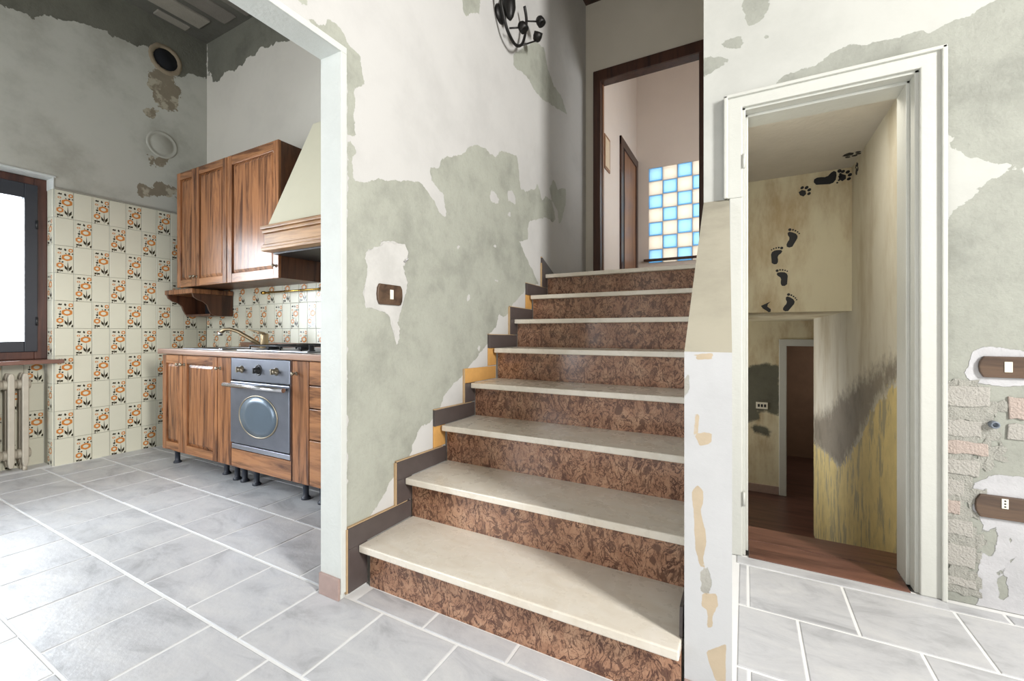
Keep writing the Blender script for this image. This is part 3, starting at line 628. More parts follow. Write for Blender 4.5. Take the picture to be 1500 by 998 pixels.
ts = thing('threshold', (0.28, 2.3, 0), 'worn red brown threshold boards in the narrow doorway', 'threshold')
BX(0.013, 0.543, 2.112, 2.288, -0.02, 0.004).build('board', M['threshold'], ts, bevel=0.003)
BX(-0.058, 0.598, 2.294, 2.456, -0.02, 0.003).build('board', M['threshold'], ts, bevel=0.003)
struct(BX(-0.06, 0.602, 2.05, 2.45, -0.12, -0.021).build('floor_threshold', M['grout']))
struct(BX(-0.03, 0.63, 2.046, 2.111, -0.02, 0.0015).build('trim_3', M['floor_tile'], bevel=0.002), 'narrow grey tile strip before the threshold')

# ---- kitchen shell
kl = wall('wall_kitchen_left',
    [(-4.85, KX - 0.0025, 1.16, 2.3, -0.1, 3.75), (-4.85, KX - 0.0025, -1.9, -0.12, -0.1, 3.75), (-4.85, KX - 0.0025, -0.12, 1.16, 2.095, 3.75), (-4.85, -4.60, -0.12, 1.16, -0.1, 0.745)],
    [(lambda a, b: (KX, a, b), -0.6, KY, 0.0, 3.66, 0.03, [(-0.12, 1.16, -1, 2.095)], [('+', KL_TOP)], [('+', p) for p in KL_S], 0)], [M['kitchen_left']])
struct(kl, 'stained grey kitchen wall above the floral tiles')
kb = wall('wall_kitchen_back', [(-4.6, -1.39, KY + 0.0025, 2.29, -0.1, 3.75)],
    [(lambda a, b: (a, KY, b), KX, -1.39, 0.0, 3.66, 0.03, [], [('+', KB_TOP)], [], 0)], [M['kitchen_back']])
struct(kb, 'warm white kitchen wall above the wall cabinets')
kc = wall('ceiling_kitchen', [(-4.6, -1.30, -1.9, 2.2, 3.66, 3.8)], [(lambda a, b: (a, b, 3.659), KX, -1.39, -0.6, KY, 0.05, [], [('+', [(-4.5, 1.2), (-3.6, 1.6), (-3.3, 2.2), (-4.5, 2.3)])], [], 0)], [M['ceiling_k']])
struct(kc, 'bare concrete kitchen ceiling with rough joist marks')
for i, (x0, x1, y0, y1, d) in enumerate(((-3.98, -3.80, 0.2, 2.10, 0.012), (-4.23, -4.05, -0.2, 2.02, 0.018), (-3.26, -3.08, 0.1, 2.16, 0.014), (-2.86, -2.70, -0.2, 2.16, 0.018), (-3.72, -3.55, 0.3, 2.14, 0.01), (-4.375, -4.29, 1.74, 1.98, 0.012))):
    BX(x0, x1, y0, y1, 3.66 - d, 3.665).build('concrete_strip', M['ceiling_pale' if i % 2 else 'ceiling_plain'], kc, bevel=0.006)
mb = MB(); mb.box(-4.6, -3.85, -1.9, -1.8, -0.1, 3.75); mb.box(-2.15, -1.3, -1.9, -1.8, -0.1, 3.75); mb.box(-3.85, -2.15, -1.9, -1.8, 2.4, 3.75); mb.box(-3.85, -2.15, -1.9, -1.8, -0.1, 0.35)
struct(mb.build('wall_kitchen_front', M['room_behind']))
# rooms behind the camera: walls with their window openings
mb = MB(); mb.box(-1.39, -0.6, -2.85, -2.75, -0.1, TOP); mb.box(1.8, 3.4, -2.85, -2.75, -0.1, TOP); mb.box(-0.6, 1.8, -2.85, -2.75, 1.4, TOP); mb.box(-0.6, 1.8, -2.85, -2.75, -0.1, 0.3)
struct(mb.build('wall_front', M['room_behind']))
mb = MB(); mb.box(3.3, 3.4, -2.85, -0.65, -0.1, TOP); mb.box(3.3, 3.4, 0.35, 2.3, -0.1, TOP); mb.box(3.3, 3.4, -0.65, 0.35, 3.3, TOP); mb.box(3.3, 3.4, -0.65, 0.35, -0.1, 1.8)
struct(mb.build('wall_far_right', M['room_behind']))

# ---- kitchen tiles
def tile_mesh_wall(flower):
    w, h, t, ch = 0.1003 / 2, 0.2003 / 2, 0.006, 0.0014      # local: x across, z up, front at -y
    mb = MB()
    fr_ = [(-w + ch, -t, -h + ch), (w - ch, -t, -h + ch), (w - ch, -t, h - ch), (-w + ch, -t, h - ch)]
    md = [(-w, -t + ch, -h), (w, -t + ch, -h), (w, -t + ch, h), (-w, -t + ch, h)]
    bk = [(x, 0, z) for x, _, z in md]
    mb.add(fr_ + md + bk, [(0, 1, 2, 3)] + [(4 + i, 4 + (i + 1) % 4, (i + 1) % 4, i) for i in range(4)] + [(8 + i, 8 + (i + 1) % 4, 4 + (i + 1) % 4, 4 + i) for i in range(4)], 0)
    if flower:
        y = -t - 0.0003
        def Q(u, v): return ((u - 0.5) * 2 * w, y, (0.5 - v) * 2 * h)
        def ring(u, v, ru, rv, wd, mat, n=12):
            for i in range(n):
                a, b = 2 * math.pi * i / n, 2 * math.pi * (i + 1) / n
                k0 = 1 + 0.10 * (i % 2); k1 = 1 + 0.10 * ((i + 1) % 2)
                mb.face([Q(u + ru * k0 * math.cos(a), v + rv * k0 * math.sin(a)), Q(u + ru * k1 * math.cos(b), v + rv * k1 * math.sin(b)),
                         Q(u + ru * wd * math.cos(b), v + rv * wd * math.sin(b)), Q(u + ru * wd * math.cos(a), v + rv * wd * math.sin(a))], mat)
        def leaf(u0, v0, u1, v1, wd, mat=2):
            wd *= 1.45
            dx, dy = (u1 - u0), (v1 - v0) * 2; L = math.hypot(dx, dy); nx, ny = -dy / L * wd, dx / L * wd / 2
            mu, mv = u0 + (u1 - u0) * 0.55, v0 + (v1 - v0) * 0.55
            mb.face([Q(u0, v0), Q(mu + nx, mv + ny), Q(u1, v1), Q(mu - nx, mv - ny)], mat)
        ring(0.64, 0.42, 0.29, 0.115, 0.55, 1); ring(0.27, 0.72, 0.19, 0.095, 0.5, 1); ring(0.84, 0.15, 0.13, 0.07, 0.5, 1, 8); ring(0.24, 0.27, 0.10, 0.035, 0.5, 1, 8)
        for a in ((0.68, 0.53, 0.70, 0.99, 0.022), (0.90, 0.70, 0.74, 0.92, 0.055), (0.50, 0.70, 0.66, 0.90, 0.05), (0.95, 0.86, 0.90, 0.98, 0.04), (0.13, 0.14, 0.34, 0.12, 0.05), (0.52, 0.08, 0.57, 0.19, 0.05),
                  (0.30, 0.18, 0.36, 0.09, 0.03), (0.80, 0.24, 0.72, 0.31, 0.05), (0.92, 0.24, 0.95, 0.30, 0.04), (0.18, 0.48, 0.36, 0.50, 0.06), (0.36, 0.57, 0.44, 0.62, 0.05), (0.20, 0.60, 0.30, 0.56, 0.04),
                  (0.26, 0.82, 0.28, 0.99, 0.02), (0.10, 0.88, 0.24, 0.93, 0.06), (0.44, 0.88, 0.30, 0.94, 0.06), (0.30, 0.34, 0.27, 0.46, 0.02), (0.10, 0.97, 0.20, 0.985, 0.04), (0.55, 0.25, 0.60, 0.30, 0.03)):
            leaf(*a)
        for s in (0.045, 0.965):
            mb.face([Q(s - 0.008, 0.02), Q(s + 0.008, 0.02), Q(s + 0.008, 0.98), Q(s - 0.008, 0.98)], 3)
    me = bpy.data.meshes.new('tile_floral' if flower else 'tile'); me.from_pydata(mb.v, [], mb.f)
    for m in ('tile_plain', 'tile_orange', 'tile_olive', 'tile_thin'): me.materials.append(M[m])
    for p, mi in zip(me.polygons, mb.m): p.material_index = mi
    return me
M['tile_thin'] = mat_plain('faint_tile_line', srgb(168, 164, 142), 0.25)
TM = (tile_mesh_wall(False), tile_mesh_wall(True))
TPX, TPZ, TZ0 = 0.1025, 0.2025, 2.012
def wtile(parent, loc, rz, fl):
    o = bpy.data.objects.new('floral_tile' if fl else 'tile', TM[1 if fl else 0]); COL.objects.link(o)
    o.parent = parent; o.location = loc; o.rotation_euler = (0, 0, rz); return o
BX(KX, KX + 0.0025, 1.162, KY - 0.001, 0.0, TZ0).build('grout_bed', M['dark_grout'], kl)
BX(KX, -1.45, KY - 0.0025, KY, 0.79, 1.41).build('grout_bed', M['dark_grout'], kb)
for r in range(10):
    for c in range(10):
        y = 1.162 + (c + 0.5) * TPX
        cut = min(1.0, (KY - 0.008 - (y - TPX / 2)) / TPX)
        o = wtile(kl, (KX + 0.0002, y - TPX * (1 - cut) / 2, TZ0 - (r + 0.5) * TPZ), R(90), (r + c) % 2 == 0)
        o.scale.x = cut
for r in range(3, 6):
    for c in range(24):
        x = KX + 0.007 + (c + 0.5) * TPX
        if x > -1.45: continue
        wtile(kb, (x, KY - 0.0002, TZ0 - (r + 0.5) * TPZ), 0, (r + c) % 2 == 0)
for r in range(0, 6):           # window reveal
    wtile(kl, (KX - 0.055, 1.1595, TZ0 - (r + 0.5) * TPZ), 0, r % 2 == 1)
for r in range(6, 10):          # radiator niche
    if r > 6 or True:
        wtile(kl, (KX - 0.055, 1.1595, TZ0 - (r + 0.5) * TPZ - 0.0), 0, r % 2 == 1)
    for c in range(5):
        wtile(kl, (-4.5995, 1.105 - c * TPX, TZ0 - (r + 0.5) * TPZ), R(90), (r + c) % 2 == 0)
struct(MB().box(KX, KX + 0.012, 1.16, KY, TZ0, TZ0 + 0.012).build('trim_4', M['kitchen_edge'], bevel=0.003), 'raised plaster edge above the wall tiles')
# ================================================================== THE STAIRS
sc_ = thing('staircase', (-0.7, 1.15, 0), 'marble staircase with red veined risers and pale beige treads', 'staircase')
def xright(y): return -0.1425 - 0.028 * max(0.0, min(1.0, (y - 1.19) / 0.94))
for i in range(8):
    y, z = STEP_Y[i], STEP_Z[i]
    y2 = STEP_Y[i + 1] + BR if i < 7 else 3.10
    zp = STEP_Z[i - 1] if i else 0.0
    xr = xright((y + y2) / 2) if i else -0.1455
    if i > 0: xr = xright(y2) - 0.001
    BX(-1.274, xr, y, y2 + (0.012 if i < 7 else 0), z - 0.027, z).build('tread', M['tread'], sc_, bevel=0.004)
    BX(-1.274 if i else -1.262, xr, y + BR, y + BR + 0.022, zp - (0.0 if i else 0.01), z - 0.027).build('riser', M['riser'], sc_)
SK = -1.2895
def skirt_h(i, mat):
    y, z = STEP_Y[i], STEP_Z[i]
    e = STEP_Y[i + 1] - 0.04 if i < 7 else 3.10
    if i < 7: poly = [(y - 0.045, z + 0.002), (y + 0.0, z + 0.001), (e + 0.08, z + 0.001), (e + 0.08, z + 0.072), (y - 0.045, z + 0.078)]
    else: poly = [(y - 0.045, z), (y + 0.22, z), (y - 0.045, z + 0.115)]
    w = 0.015 if mat == 'stone_skirt' else 0.006
    MB().prism(poly, 'x', SK, SK + w).build('skirting', M[mat], sc_, bevel=0.0015)
    if mat == 'stone_skirt': MB().prism([(p[0], p[1] + 0.0) for p in [(y - 0.045, z + 0.078), (e + 0.06, z + 0.072), (e + 0.06, z + 0.076), (y - 0.047, z + 0.082)]] if i < 7 else [(y - 0.047, z + 0.115), (y + 0.2, z + 0.006), (y + 0.2, z + 0.012), (y - 0.047, z + 0.121)], 'x', SK - 0.0002, SK + 0.010).build('mortar_edge', M['ochre_pale'], sc_)
def skirt_v(i, mat):
    y, z = STEP_Y[i], STEP_Z[i]; zp = STEP_Z[i - 1] + 0.078 if i else 0.012
    w = 0.0145 if mat == 'stone_skirt' else 0.0055
    BX(SK, SK + w, y - 0.045, y + 0.044, zp, z + 0.001).build('skirting', M[mat], sc_, bevel=0.0015)
    if mat == 'stone_skirt': BX(SK, SK + 0.011, y - 0.0515, y - 0.0452, zp, z + 0.076).build('mortar_edge', M['ochre_pale'], sc_)
M['ochre_pale'] = mat_plain('pale_adhesive_edge', srgb(176, 150, 116), 0.85, var=0.2, scale=40)
for i, m in enumerate(('stone_skirt', 'stone_skirt', 'stone_skirt', 'ochre', 'stone_skirt', 'stone_skirt', 'stone_skirt', 'stone_skirt')): skirt_h(i, m)
for i, m in enumerate(('stone_skirt', 'stone_skirt', 'ochre', 'stone_skirt', 'ochre', 'stone_skirt', 'ochre', 'stone_skirt')): skirt_v(i, m)
# loose skirting slip standing against the parapet on the first tread
MB().prism([(1.20, STEP_Z[0] + 0.001), (1.42, STEP_Z[0] + 0.001), (1.42, STEP_Z[0] + 0.075), (1.21, STEP_Z[0] + 0.075)], 'x', -0.152, -0.1435).build('skirting', M['stone_skirt'], sc_, bevel=0.001)

# ================================================================== KITCHEN FURNITURE
FY = 1.57                                   # cabinet door face
def panel_door(parent, x0, x1, z0, z1, yf, knob, th=0.02, st=0.052, tilt=0.0, mat='wood', name='door'):
    """framed door with a raised centre panel; faces -y"""
    mb = MB()
    mb.box(x0, x0 + st, yf, yf + th, z0, z1); mb.box(x1 - st, x1, yf, yf + th, z0, z1)
    mb.box(x0 + st, x1 - st, yf + 0.0008, yf + th, z0, z0 + st * 1.15, mat=1); mb.box(x0 + st, x1 - st, yf + 0.0008, yf + th, z1 - st * 1.15, z1, mat=1)
    d = mb.build(name, [M[mat], M['wood_h']], parent, bevel=0.003)
    a0, a1, b0, b1 = x0 + st, x1 - st, z0 + st * 1.15, z1 - st * 1.15
    pm = MB(); y1, y0, k = yf + 0.016, yf + 0.005, 0.024
    o_ = [(a0, y1, b0), (a1, y1, b0), (a1, y1, b1), (a0, y1, b1)]
    i_ = [(a0 + k, y0, b0 + k), (a1 - k, y0, b0 + k), (a1 - k, y0, b1 - k), (a0 + k, y0, b1 - k)]
    bk = [(x, yf + th - 0.001, z) for x, _, z in o_]
    pm.add(o_ + i_ + bk, [(4, 5, 6, 7)] + [(i, (i + 1) % 4, 4 + (i + 1) % 4, 4 + i) for i in range(4)] + [(i, (i + 1) % 4, 8 + (i + 1) % 4, 8 + i) for i in range(4)] + [(11, 10, 9, 8)])
    pm.build('panel', M[mat], d)
    if knob: make_knob(d, knob[0], yf, knob[1])
    return d
def make_knob(parent, x, yf, z):
    mb = MB(); mb.lathe((x, yf + 0.001, z), (0, -1, 0), [(0, 0), (0.011, 0), (0.011, 0.003), (0.005, 0.006), (0.0045, 0.016), (0.009, 0.020), (0.0115, 0.026), (0.009, 0.032), (0, 0.034)], 14)
    mb.tube([(x - 0.016, yf - 0.022, z + 0.008), (x, yf - 0.025, z), (x + 0.016, yf - 0.022, z + 0.006)], [0.003, 0.006, 0.003], 8)
    return mb.build('knob', M['pewter'], parent)
def foot(parent, x, y=1.632):
    MB().lathe((x, y, 0.0), (0, 0, 1), [(0, 0.0), (0.026, 0.0), (0.026, 0.010), (0.019, 0.016), (0.016, 0.022), (0.016, 0.085), (0.022, 0.088), (0.022, 0.118), (0, 0.118)], 16).build('foot', M['rubber'], parent)
Z0, Z1, YB = 0.112, 0.806, 2.14
u1 = thing('base_cabinet', (-3.43, 1.85, 0), 'walnut base cabinet with two panelled doors under the sink', 'cabinet')
BX(-3.795, -3.068, FY + 0.022, YB, 0.115, 0.812).build('body', M['wood_dark'], u1, bevel=0.002)
panel_door(u1, -3.800, -3.519, Z0, Z1, FY, (-3.54, 0.742))
panel_door(u1, -3.511, -3.070, Z0, Z1, FY, (-3.486, 0.742))
for x, y in ((-3.72, 1.632), (-3.12, 1.66), (-3.72, 2.08), (-3.12, 2.08)): foot(u1, x, y)
u2 = thing('narrow_base_cabinet', (-2.985, 1.85, 0), 'narrow walnut base cabinet left of the oven', 'cabinet')
BX(-3.062, -2.91, FY + 0.022, YB, 0.115, 0.812).build('body', M['wood_dark'], u2, bevel=0.002)
d = BX(-3.062, -2.91, FY, FY + 0.02, Z0, Z1).build('door', M['wood'], u2, bevel=0.003); make_knob(d, -3.03, FY, 0.735)
foot(u2, -2.945); foot(u2, -2.985, 2.08)
u3 = thing('oven_housing', (-2.6, 1.85, 0), 'walnut oven housing with a drawer panel below the oven', 'cabinet')
mb = MB(); mb.box(-2.904, -2.888, FY + 0.0, YB, 0.115, 0.812); mb.box(-2.306, -2.292, FY + 0.0, YB, 0.115, 0.812); mb.box(-2.888, -2.306, FY + 0.03, YB, 0.115, 0.135); mb.box(-2.888, -2.306, YB - 0.012, YB, 0.135, 0.812)
mb.build('body', M['wood_dark'], u3, bevel=0.0015)
BX(-2.900, -2.296, FY - 0.001, FY + 0.019, Z0, 0.226).build('drawer_panel', M['wood_h'], u3, bevel=0.003)
for x, y in ((-2.86, 1.632), (-2.73, 1.632), (-2.62, 2.08)): foot(u3, x, y)
ov = thing('built_in_oven', (-2.6, 1.85, 0.24), 'grimy steel built-in oven with round window and bar handle', 'oven')
BX(-2.886, -2.308, FY + 0.02, 2.05, 0.262, 0.806).build('body', M['black'], ov)
BX(-2.894, -2.300, FY - 0.006, FY + 0.02, 0.668, 0.806).build('control_panel', M['oven_steel'], ov, bevel=0.004)
BX(-2.890, -2.304, FY - 0.004, FY + 0.02, 0.232, 0.262).build('vent_strip', M['steel'], ov, bevel=0.003)
od = BX(-2.894, -2.300, FY - 0.010, FY + 0.02, 0.270, 0.660).build('oven_door', M['oven_steel'], ov, bevel=0.005)
OC = (-2.600, 0.455)
def disc_y(cx, cz, r0, r1, y0, y1, mat, name, par, n=40):
    mb = MB(); mb.lathe((cx, y1, cz), (0, -1, 0), [(r0, 0), (r0, y1 - y0), (r1, y1 - y0 + 0.0), (r1, 0)], n); return mb.build(name, mat, par)
def ell(mb, cx, cz, sx, sz):
    mb.v = [(cx + (x - cx) * sx, y, cz + (z - cz) * sz) for x, y, z in mb.v]; return mb
ell(MB().lathe((OC[0], FY - 0.0095, OC[1]), (0, -1, 0), [(0.146, 0), (0.146, 0.003), (0.141, 0.005), (0.137, 0.003), (0.137, 0)], 48), OC[0], OC[1], 1.36, 0.9).build('window_ring', M['pewter'], od)
ell(MB().lathe((OC[0], FY - 0.010, OC[1]), (0, -1, 0), [(0.138, 0), (0.138, 0.002), (0.09, 0.0035), (0, 0.0042)], 48), OC[0], OC[1], 1.36, 0.9).build('oven_window', M['oven_glass'], od)
hb = MB(); hb.tube([(-2.90, FY - 0.048, 0.640), (-2.294, FY - 0.048, 0.640)], 0.013, 14)
for x in (-2.868, -2.326): hb.tube([(x, FY - 0.009, 0.640), (x, FY - 0.048, 0.640)], 0.009, 10)
hb.build('oven_handle', M['chrome'], od)
for k, x in enumerate((-2.775, -2.600, -2.425)):
    mb = MB(); mb.lathe((x, FY - 0.005, 0.738), (0, -1, 0), [(0, 0), (0.024, 0), (0.024, 0.004), (0.017, 0.008), (0.015, 0.026), (0.012, 0.03), (0, 0.031)], 18)
    mb.box(x - 0.005, x + 0.005, FY - 0.041, FY - 0.030, 0.722, 0.756)
    if k != 1: mb.tube([(x - 0.038, FY - 0.018, 0.745), (x + 0.038, FY - 0.018, 0.733)], 0.006, 8)
    mb.build('control_knob', M['black' if k == 1 else 'pewter'], ov)
MB().lathe((-2.600, FY - 0.006, 0.740), (0, -1, 0), [(0.034, 0), (0.034, 0.003), (0.029, 0.004), (0.026, 0.002)], 24).build('dial_ring', M['black'], ov)
u4 = thing('narrow_base_cabinet', (-2.215, 1.85, 0), 'narrow walnut base cabinet between the oven and the drawers', 'cabinet')
BX(-2.286, -2.143, FY + 0.022, YB, 0.115, 0.812).build('body', M['wood_dark'], u4, bevel=0.002)
d = BX(-2.286, -2.143, FY, FY + 0.02, Z0, Z1).build('door', M['wood'], u4, bevel=0.003); make_knob(d, -2.25, FY, 0.735)
foot(u4, -2.25); foot(u4, -2.21, 2.08)
u5 = thing('drawer_cabinet', (-1.86, 1.85, 0), 'walnut drawer cabinet beside the kitchen opening', 'cabinet')
BX(-2.137, -1.58, FY + 0.022, YB, 0.115, 0.812).build('body', M['wood_dark'], u5, bevel=0.002)
for a, b in ((0.676, 0.806), (0.548, 0.670), (0.372, 0.542), (0.112, 0.366)):
    dd = BX(-2.137, -1.58, FY, FY + 0.02, a, b).build('drawer', M['wood_h'], u5, bevel=0.004)
    make_knob(dd, -1.86, FY, (a + b) / 2)
foot(u5, -2.105); foot(u5, -1.62); foot(u5, -1.62, 2.08)
wt = thing('worktop', (-2.7, 1.85, 0.814), 'pale worktop with brown wooden front edge along the base cabinets', 'worktop')
BX(-3.815, -1.50, FY - 0.012, 2.158, 0.814, 0.849).build('slab', M['worktop'], wt, bevel=0.003)
BX(-3.822, -1.50, FY - 0.024, FY - 0.012, 0.812, 0.850).build('front_edge', M['worktop_edge'], wt, bevel=0.006)
BX(-3.822, -3.815, FY - 0.012, 2.158, 0.812, 0.850).build('side_edge', M['worktop_edge'], wt, bevel=0.002)
BX(-3.815, -1.50, 2.136, 2.1625, 0.850, 0.886).build('upstand', M['worktop_edge'], wt, bevel=0.004)
sk = thing('sink', (-3.35, 1.83, 0.85), 'dark recessed steel sink set in the worktop below the tap', 'sink')
mb = MB(); mb.box(-3.62, -3.10, 1.62, 1.645, 0.850, 0.854); mb.box(-3.62, -3.10, 1.895, 1.92, 0.850, 0.854); mb.box(-3.62, -3.59, 1.645, 1.895, 0.850, 0.854); mb.box(-3.13, -3.10, 1.645, 1.895, 0.850, 0.854)
mb.build('rim', M['steel'], sk, bevel=0.0015)
BX(-3.59, -3.13, 1.645, 1.895, 0.8495, 0.851).build('basin', M['black'], sk)
MB().lathe((-3.36, 1.77, 0.851), (0, 0, 1), [(0.04, 0), (0.04, 0.002), (0.03, 0.003), (0, 0.001)], 20).build('drain', M['chrome'], sk)
fa = thing('kitchen_tap', (-3.20, 1.97, 0.85), 'champagne coloured mixer tap with long spout over the sink', 'tap')
MB().lathe((-3.20, 1.97, 0.8495), (0, 0, 1), [(0, 0), (0.033, 0), (0.033, 0.006), (0.029, 0.010), (0.028, 0.095), (0.025, 0.112), (0, 0.115)], 20).build('body', M['champagne'], fa)
MB().tube([(-3.215, 1.95, 0.872), (-3.26, 1.91, 0.915), (-3.33, 1.85, 0.975), (-3.37, 1.815, 0.993), (-3.40, 1.79, 0.990), (-3.415, 1.777, 0.970)], [0.017, 0.015, 0.013, 0.012, 0.013, 0.014], 12).build('spout', M['champagne'], fa)
MB().lathe((-3.416, 1.776, 0.972), (-0.2, -0.15, -1), [(0, 0), (0.015, 0), (0.016, 0.022), (0.010, 0.026), (0, 0.026)], 14).build('aerator', M['chrome'], fa)
MB().tube([(-3.20, 1.97, 0.958), (-3.23, 1.945, 0.972), (-3.285, 1.90, 0.990)], [0.013, 0.008, 0.005], 10).build('lever', M['champagne'], fa)
hb_ = thing('gas_hob', (-2.5, 1.85, 0.85), 'steel gas hob with black grates and knobs on the worktop', 'hob')
BX(-2.93, -2.22, 1.62, 2.10, 0.850, 0.858).build('plate', M['steel'], hb_, bevel=0.004)
for x, y, r in ((-2.76, 1.76, 0.045), (-2.76, 1.98, 0.035), (-2.44, 1.76, 0.035), (-2.44, 1.98, 0.05)):
    MB().lathe((x, y, 0.858), (0, 0, 1), [(0, 0), (r * 1.3, 0), (r * 1.2, 0.006), (r, 0.008), (r, 0.018), (r * 0.8, 0.021), (0, 0.021)], 20).build('burner', M['black'], hb_)
for y in (1.76, 1.98):
    g_ = MB()
    for x in (-2.86, -2.66, -2.54, -2.34): g_.tube([(x, y - 0.095, 0.884), (x, y + 0.095, 0.884)], 0.005, 6)
    for yy in (y - 0.095, y + 0.095): g_.tube([(-2.86, yy, 0.884), (-2.34, yy, 0.884)], 0.005, 6)
    for x in (-2.86, -2.66, -2.54, -2.34):
        for yy in (y - 0.095, y + 0.095): g_.tube([(x, yy, 0.857), (x, yy, 0.886)], 0.005, 6)
    g_.build('grate', M['black'], hb_)
for y in (1.68, 1.77, 1.86, 1.95, 2.04):
    MB().lathe((-2.265, y, 0.858), (0, 0, 1), [(0, 0), (0.021, 0), (0.021, 0.006), (0.016, 0.009), (0.015, 0.034), (0, 0.036)], 14).build('knob', M['black'], hb_)
# ---- wall cabinets
CY = 1.824; CZ0, CZ1 = 1.342, 2.292
w1 = thing('wall_cabinet', (-3.8, 2.0, CZ0), 'tall walnut wall cabinet with two unequal panelled doors near the corner', 'cabinet')
BX(-4.168, -3.434, CY + 0.021, 2.160, CZ0 + 0.003, CZ1 - 0.002).build('body', M['wood_dark'], w1, bevel=0.002)
panel_door(w1, -4.170, -3.887, CZ0, CZ1, CY, (-3.905, CZ0 + 0.075))
panel_door(w1, -3.880, -3.437, CZ0, CZ1, CY, (-3.858, CZ0 + 0.075))
w2 = thing('wall_cabinet', (-3.1, 2.0, CZ0), 'walnut wall cabinet with one wide panelled door beside the hood', 'cabinet')
BX(-3.428, -2.804, CY + 0.021, 2.160, CZ0 + 0.003, CZ1 - 0.002).build('body', M['wood_dark'], w2, bevel=0.002)
panel_door(w2, -3.428, -2.804, CZ0, CZ1, CY, (-2.83, CZ0 + 0.085), st=0.06)
ws = thing('corner_end_shelf', (-4.29, 2.0, CZ0), 'open walnut end shelves filling the corner beside the wall cabinet', 'shelf')
for z in (1.56, 1.93):
    MB().prism([(-4.398, 2.155), (-4.172, 2.155), (-4.172, 1.87), (-4.22, 1.875), (-4.30, 1.93), (-4.398, 1.98)], 'z', z, z + 0.02).build('shelf_board', M['wood'], ws, bevel=0.003)
cs = thing('spice_rack', (-4.18, 2.0, 1.11), 'dark walnut under-cabinet rack with curved side panels', 'rack')
prof = [(2.158, 1.11), (2.158, 1.29), (1.845, 1.29), (1.853, 1.262), (1.885, 1.238), (1.925, 1.225), (1.955, 1.20), (1.968, 1.16), (1.985, 1.128), (2.02, 1.11)]
MB().prism(prof, 'x', -4.398, -4.378).build('side_panel', M['wood_dark'], cs, bevel=0.002)
MB().prism(prof, 'x', -3.985, -3.965).build('side_panel', M['wood_dark'], cs, bevel=0.002)
BX(-4.399, -3.955, 1.832, 2.158, 1.29, 1.330).build('top_board', M['wood'], cs, bevel=0.006)
BX(-4.378, -3.985, 1.985, 2.158, 1.11, 1.128).build('bottom_board', M['wood_dark'], cs, bevel=0.002)
BX(-4.378, -3.985, 2.14, 2.158, 1.128, 1.29).build('rack_shade_sheet', M['void_shade'], cs)  # near-black sheet paints the shade inside the rack
# ---- cooker hood
ho = thing('cooker_hood', (-2.42, 1.95, 1.5), 'cream tapered cooker hood with carved light wood cornice', 'hood')
mb = MB()
a = [(-2.765, 1.72, 1.665), (-2.035, 1.72, 1.665), (-2.035, 2.158, 1.665), (-2.765, 2.158, 1.665)]
b = [(-2.615, 1.93, 2.36), (-2.185, 1.93, 2.36), (-2.185, 2.158, 2.36), (-2.615, 2.158, 2.36)]
c = [(x, y, 2.40) for x, y, z in [(-2.605, 1.94, 0), (-2.195, 1.94, 0), (-2.195, 2.158, 0), (-2.605, 2.158, 0)]]
mb.add(a + b + c, [(3, 2, 1, 0)] + [(i, (i + 1) % 4, 4 + (i + 1) % 4, 4 + i) for i in range(4)] + [(4 + i, 4 + (i + 1) % 4, 8 + (i + 1) % 4, 8 + i) for i in range(4)] + [(8, 9, 10, 11)])
mb.build('canopy', M['hood'], ho, bevel=0.006)
def cornice(par, z0, z1, out, name, mat):
    return BX(-2.785 - 0.0, -2.02 + out, 1.712 - out, 2.155, z0, z1).build(name, M[mat], par, bevel=0.006)
cornice(ho, 1.640, 1.664, 0.030, 'cornice_top', 'hood_wood'); cornice(ho, 1.618, 1.640, 0.016, 'cornice_bead', 'hood_wood')
cornice(ho, 1.545, 1.618, 0.0, 'cornice_board', 'hood_wood'); cornice(ho, 1.522, 1.545, 0.014, 'cornice_bead', 'hood_wood'); cornice(ho, 1.500, 1.522, 0.024, 'cornice_base', 'hood_wood')
BX(-2.76, -2.05, 1.76, 2.12, 1.488, 1.502).build('filter_panel', M['black'], ho, bevel=0.003)
ra = thing('brass_utensil_rail', (-3.09, 2.12, 1.31), 'thin brass utensil rail fixed under the wall cabinets', 'rail')
MB().tube([(-3.45, 2.118, 1.292), (-2.70, 2.118, 1.292)], 0.0075, 10).build('bar', M['brass'], ra)
for x in (-3.45, -2.735):
    MB().lathe((x - 0.02, 2.118, 1.292), (1, 0, 0), [(0, 0), (0.013, 0), (0.014, 0.03), (0.010, 0.04), (0, 0.04)], 12).build('end_cap', M['brass'], ra)
    MB().tube([(x, 2.118, 1.292), (x, 2.166, 1.292)], 0.006, 8).build('bracket', M['brass'], ra)
# ---- kitchen window, sill and radiator
w = thing('window_1', (-4.55, 0.52, 0.775), None, None, None, 'structure'); w['label'] = 'dark framed kitchen window with blown-out daylight'
X0, X1 = -4.60, -4.53
mb = MB()
for y0, y1, z0, z1 in ((1.092, 1.158, 0.776, 2.09), (-0.118, -0.052, 0.776, 2.09), (-0.052, 1.092, 2.03, 2.09), (-0.052, 1.092, 0.776, 0.838)): mb.box(X0, X1, y0, y1, z0, z1)
mb.build('window_frame', M['window_frame'], w, bevel=0.004)
mb = MB()
for y0, y1, z0, z1 in ((1.040, 1.106, 0.83, 2.035), (0.535, 0.61, 0.83, 2.035), (0.61, 1.04, 1.93, 2.035), (0.61, 1.04, 0.83, 0.905)): mb.box(X0 + 0.012, X1 + 0.014, y0, y1, z0, z1)
s1 = mb.build('sash', M['window_sash'], w, bevel=0.004)
BX(-4.568, -4.562, 0.60, 1.05, 0.895, 1.94).build('pane', M['pane'], s1)
mb = MB()
